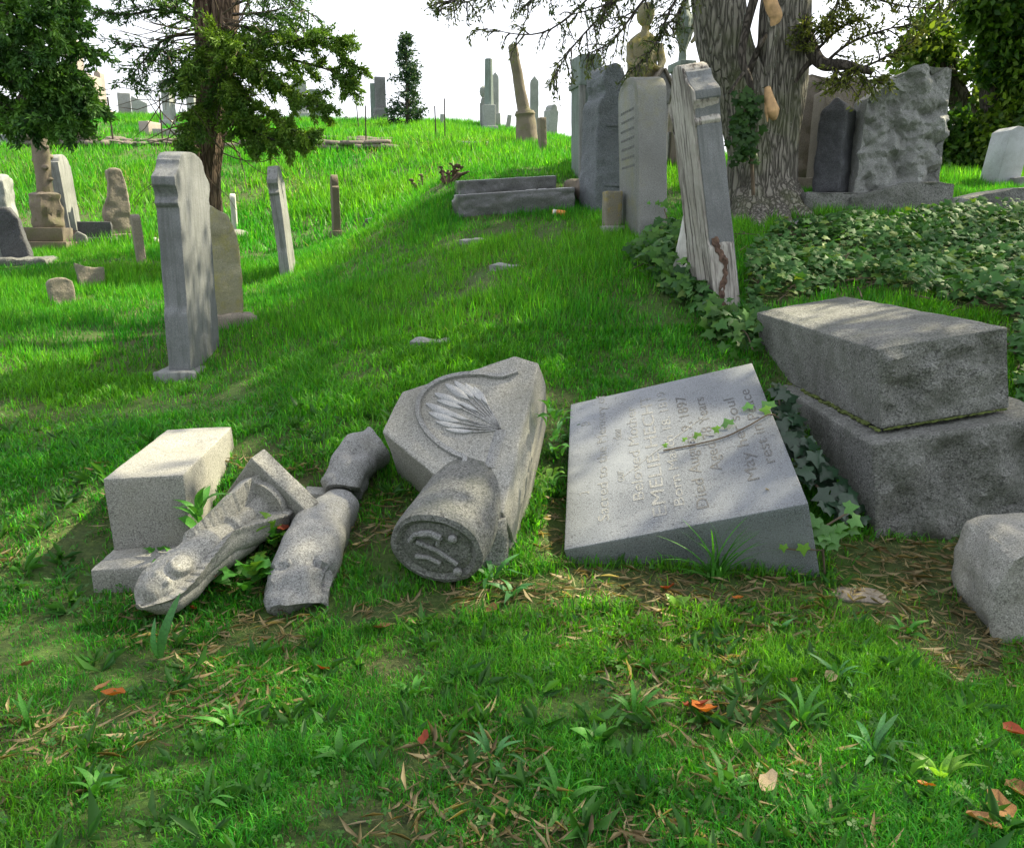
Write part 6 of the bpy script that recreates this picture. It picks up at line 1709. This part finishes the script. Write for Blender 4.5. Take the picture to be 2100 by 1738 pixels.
def wedge(n, y0, y1, side=1.1):
    y = np.sqrt(RNG.uniform(0, 1, n) * ((y1 + 1.5) ** 2 - (y0 + 1.5) ** 2) + (y0 + 1.5) ** 2) - 1.5
    x = (RNG.random(n) * 2 - 1) * (y * .645 + side)
    return x, y

# ivy bed
n = 30000
x, y = RNG.uniform(1.2, 7.5, n), RNG.uniform(3.6, 9.3, n)
z = ground_z(x, y); u, v, d = project(np.stack([x, y, z], -1))
k = inside(IVYBED, u, v) | (inside(IVYFRINGE, u, v) & (vnoise(x, y, .35, 21) > .42))
x, y, z = x[k], y[k], z[k]
P = np.stack([x, y, z], -1)[:11500]
P = P[free(P)]
n = len(P)
hgt_iv = (.05 + .20 * vnoise(P[:, 0], P[:, 1], .45, 22)) * RNG.uniform(.35, 1.15, n)
P[:, 2] += hgt_iv
nr = norm_rows(RNG.normal(size=(n, 3)) * .42 + np.array([-.1, -.35, 1.0]))
f = (hgt_iv / hgt_iv.max())[:, None]
col = tint(n, (.03,.11,.026), (.07,.19,.045), .3) * (1 - .25 * f) + np.array((.05,.12,.03)) * .25 * f
yl = RNG.random(n) < .10; col[yl] = tint(int(yl.sum()), (.10,.20,.03), (.16,.24,.05))
ivy = scatter_template(IV_V, IV_T, P, nr, RNG.uniform(.045, .085, n), col, 'ivy', IVYM)
tag(ivy, 'bed of green ivy leaves covering the ground behind the two tiered base', 'ivy', kind='stuff')
# stems and litter under the ivy
bm = bmesh.new(); r2 = random.Random(2)
for i in range(150):
    p = Vector(P[r2.randrange(n)]); p.z = float(ground_z(p.x, p.y)) + .03; q = [p]; d = Vector((r2.gauss(0, 1), r2.gauss(0, 1), 0)).normalized()
    for j in range(4):
        d = (d + Vector((r2.gauss(0, .4), r2.gauss(0, .4), 0))).normalized(); w_ = q[-1] + d * .12; w_.z = float(ground_z(w_.x, w_.y)) + r2.uniform(.02, .10); q.append(w_)
    tube(q, .006, 4, bm, cap=False)
tag(bm_obj('ivy_stems', bm, TWIG, ang=60), 'brown ivy runners tangled beneath the ivy bed leaves', 'ivy stems', kind='stuff')
# ivy spilling over the front of the pale ledger
n = 620
f = RNG.random(n); A_, B_3 = np.array(at(1600, 486, 8.42)), np.array(at(2090, 476, 8.65))
P = A_ * (1 - f[:, None]) + B_3 * f[:, None] + np.stack([RNG.normal(size=n) * .05, RNG.normal(size=n) * .08, np.abs(RNG.normal(size=n)) * .05 + .16 * np.clip((f - .72) / .2, 0, 1) * RNG.random(n) - .03], -1)
o = scatter_template(IV_V, IV_T, P, norm_rows(RNG.normal(size=(n, 3)) * .5 + np.array([-.1, -.8, .7])), RNG.uniform(.05, .10, n), tint(n, (.03,.085,.02), (.14,.24,.05), .3, 1.8), 'ivy', IVYM)
tag(o, 'sunlit ivy spilling over the front edge of the pale ledger', 'ivy', kind='stuff')
# broad leaves at the feet of the standing stones
n = 420
x, y = RNG.uniform(.9, 2.6, n * 8), RNG.uniform(5.2, 9.0, n * 8); z = ground_z(x, y); u, v, d = project(np.stack([x, y, z], -1))
k = inside([(1280,545),(1370,480),(1400,500),(1410,590),(1450,650),(1520,680),(1560,650),(1560,760),(1490,740),(1400,650),(1340,590)], u, v)
P = np.stack([x, y, z], -1)[k][:n]; P = P[free(P)]; n = len(P); P[:, 2] += RNG.uniform(.03, .22, n)
o = scatter_template(IV_V, IV_T, P, norm_rows(RNG.normal(size=(n, 3)) * .5 + np.array([-.1, -.7, .8])), RNG.uniform(.05, .11, n), tint(n, (.022,.085,.02), (.08,.19,.03), .3), 'undergrowth', IVYM)
tag(o, 'leafy undergrowth round the feet of the barrel topped and split headstones', 'undergrowth', kind='stuff')

# ------------------------------------------------------------------ grass
BARE = [[(1150,1165),(1420,1180),(1690,1200),(1700,1235),(1400,1250),(1130,1235)], [(1700,1110),(2040,1120),(2060,1400),(1960,1420),(1800,1290),(1720,1240)], [(1000,1190),(1160,1180),(1160,1250),(1010,1255)],
        [(690,1260),(990,1200),(1010,1255),(720,1290)], [(500,1250),(560,1260),(640,1320),(420,1350)], [(1130,1020),(1160,1020),(1160,1160),(1090,1160)]]
def grass(name, label, nbl, y0, y1, hgt_, wid, segs, side=1.1, seed=0, dens_scale=.5, straw=.2, mat=None):
    x, y = wedge(int(nbl * 1.6), y0, y1, side)
    z = ground_z(x, y); u, v, d = project(np.stack([x, y, z], -1))
    nz_ = vnoise(x, y, dens_scale, 31 + seed) * .6 + vnoise(x, y, dens_scale * .3, 32 + seed) * .4
    bare = np.zeros(len(x), bool)
    for pl in BARE: bare |= inside(pl, u, v)
    k = RNG.random(len(x)) < np.clip(.12 + 1.9 * (nz_ - .25), .10, 1)
    k &= ~(bare & (RNG.random(len(x)) < .80)) & ~inside(IVYBED, u, v)
    k &= (u > -260) & (u < 2360) & (v < 1990)
    x, y, z, nz_, bare = [a_[k][:nbl] for a_ in (x, y, z, nz_, bare)]
    P = np.stack([x, y, z - .006], -1); ok = free(P); P, nz_, bare = P[ok], nz_[ok], bare[ok]
    n = len(P)
    big = vnoise(P[:, 0], P[:, 1], 1.4, 41)
    dry = np.clip((vnoise(P[:, 0], P[:, 1], .75, 42) - .45) * 2.2, 0, 1) * straw + .06 * straw + .75 * bare
    if y0 >= 12: dry = np.clip((vnoise(P[:, 0], P[:, 1], 1.2, 43) - .52) * 3, 0, 1) * straw * (P[:, 1] < 19)
    isdry = RNG.random(n) < dry
    h = hgt_ * (.30 + 1.4 * nz_) * RNG.uniform(.55, 1.25, n) * (.8 + .4 * big); h[isdry] *= 1.15
    a = RNG.uniform(0, 2 * math.pi, n)
    lean = np.abs(RNG.normal(0, .42, n)) + .12; lean[isdry] = RNG.uniform(.9, 1.5, int(isdry.sum()))
    d = np.stack([np.cos(a) * np.sin(lean), np.sin(a) * np.sin(lean), np.cos(lean)], -1)
    b = a + RNG.normal(0, .6, n) + math.pi / 2
    S = np.stack([np.cos(b), np.sin(b), np.zeros(n)], -1) * (wid * RNG.uniform(.6, 1.3, n))[:, None] * .5
    S[isdry] *= .42
    g1, g2 = np.array((.028,.215,.016)), np.array((.13,.33,.018))
    t_ = np.clip(big * .8 + RNG.normal(0, .22, n), 0, 1)[:, None]
    col = (g1 * (1 - t_) + g2 * t_) * np.exp(RNG.normal(0, .30, (n, 1)))
    st = tint(n, (.22,.19,.09), (.46,.42,.24), .2); col[isdry] = st[isdry]
    H = h[:, None]
    if segs == 2:
        mid = P + d * H * .55 + np.array([0, 0, 1]) * H * .10 * (~isdry)[:, None]
        dr = np.stack([np.cos(a), np.sin(a), -.35 + 0 * a], -1)
        tip = mid + (d * .6 + dr * .45) * H * .5
        tip[:, 2] = np.maximum(tip[:, 2], P[:, 2] + .006)
        V = np.stack([P - S, P + S, mid - S * .8, mid + S * .8, tip], 1).reshape(-1, 3)
        i = np.arange(n)[:, None] * 5; T = np.concatenate([i + [0, 1, 3], i + [0, 3, 2], i + [2, 3, 4]], 0); C = np.repeat(col, 5, 0)
    else:
        V = np.stack([P - S, P + S, P + d * H], 1).reshape(-1, 3); T = np.arange(n * 3).reshape(-1, 3); C = np.repeat(col, 3, 0)
    o = np_mesh(name, V, T, GRASSM, C)
    return tag(o, label, 'grass', kind='stuff')
GRASSM = leafy('grass_blade', .42, .5, None, .3, 1.6)
grass('grass', 'short scrappy lawn of the foreground with straw between the blades', 120000, 1.45, 3.25, .052, .0042, 2, 1.0, 0, .32, .5)
grass('grass', 'turf round the toppled stones and up the near slope', 160000, 3.2, 6.2, .07, .0065, 2, 1.2, 3, .45, .42)
grass('grass', 'greener turf over the mound and the middle of the valley', 240000, 6.1, 12.5, .10, .012, 1, 1.6, 6, .7, .22)
grass('grass', 'sunlit grass over the left bank, the terrace and the skyline', 340000, 12.3, 33, .17, .026, 1, 3.0, 9, 1.3, .4)
# clover and small weeds between the blades
n = 5200
x, y = wedge(n, 1.5, 5.5, 1.0); z = ground_z(x, y); u, v, d = project(np.stack([x, y, z], -1))
k = (vnoise(x, y, .5, 51) > .42) & ~inside(IVYBED, u, v)
for pl in BARE: k &= ~(inside(pl, u, v) & (RNG.random(len(x)) < .8))
P = np.stack([x, y, z], -1)[k]; P = P[free(P)]; P[:, 2] += RNG.uniform(.012, .045, len(P)); n = len(P)
tri = np.array([(0, 0, 0)] + [(math.cos(a_ + b_) * r_, math.sin(a_ + b_) * r_, zz) for a_ in (0, 2.09, 4.19) for b_, r_, zz in ((-.75, .6, .05), (-.35, 1.0, .12), (0, .9, .06), (.35, 1.0, .12), (.75, .6, .05))])
tt = np.array([(0, 1 + 5*q_ + j, 2 + 5*q_ + j) for q_ in range(3) for j in range(4)])
o = scatter_template(tri, tt, P, norm_rows(RNG.normal(size=(n, 3)) * .3 + np.array([0, -.15, 1.0])), RNG.uniform(.009, .019, n), tint(n, (.03,.12,.02), (.075,.20,.03)), 'clover', LEAF)
tag(o, 'clover and tiny weeds mixed through the near lawn', 'clover', kind='stuff')
n = 900                                            # narrow plantain leaves mixed in everywhere
x, y = wedge(n, 1.6, 5.2, .9); z = ground_z(x, y); P0_ = np.stack([x, y, z], -1); u, v, d = project(P0_)
k = ~inside(IVYBED, u, v)
for pl in BARE: k &= ~inside(pl, u, v)
P0_ = P0_[k]; P0_ = P0_[free(P0_)]
parts = []
for p in P0_:
    m = random.randint(3, 7); a_ = RNG.uniform(0, 6.28, m); e = RNG.uniform(.25, 1.05, m)
    D = np.stack([np.cos(a_) * np.cos(e), np.sin(a_) * np.cos(e), np.sin(e)], -1)
    L_ = RNG.uniform(.05, .12) * RNG.uniform(.7, 1.2, m)
    parts.append(leaf_arrays(np.repeat(p[None], m, 0), D, L_, L_ * .20 + .004, tint(m, (.03,.12,.022), (.065,.19,.035)), .5))
V, T, C = merge(parts)
tag(np_mesh('weeds', V, T, LEAF, C), 'narrow leaved weeds scattered through the near lawn', 'weeds', kind='stuff')
# dead straw lying on the soil
n = 6000
x, y = wedge(n * 3, 1.5, 4.6, .9); z = ground_z(x, y); u, v, d = project(np.stack([x, y, z], -1))
bare = np.zeros(len(x), bool)
for pl in BARE: bare |= inside(pl, u, v)
k = bare | (vnoise(x, y, .45, 61) > .66)
P = np.stack([x, y, z + .012], -1)[k][:n]; P = P[free(P)]; n = len(P)
a_ = RNG.uniform(0, 6.28, n); D = np.stack([np.cos(a_), np.sin(a_), RNG.uniform(-.02, .35, n)], -1)
V, T, C = leaf_arrays(P, norm_rows(D), RNG.uniform(.04, .13, n), .0016, tint(n, (.20,.15,.07), (.46,.39,.24)), .3)
tag(np_mesh('straw', V, T, GRASSM, C), 'dry straw and dead stems lying on the bare soil', 'straw', kind='stuff')
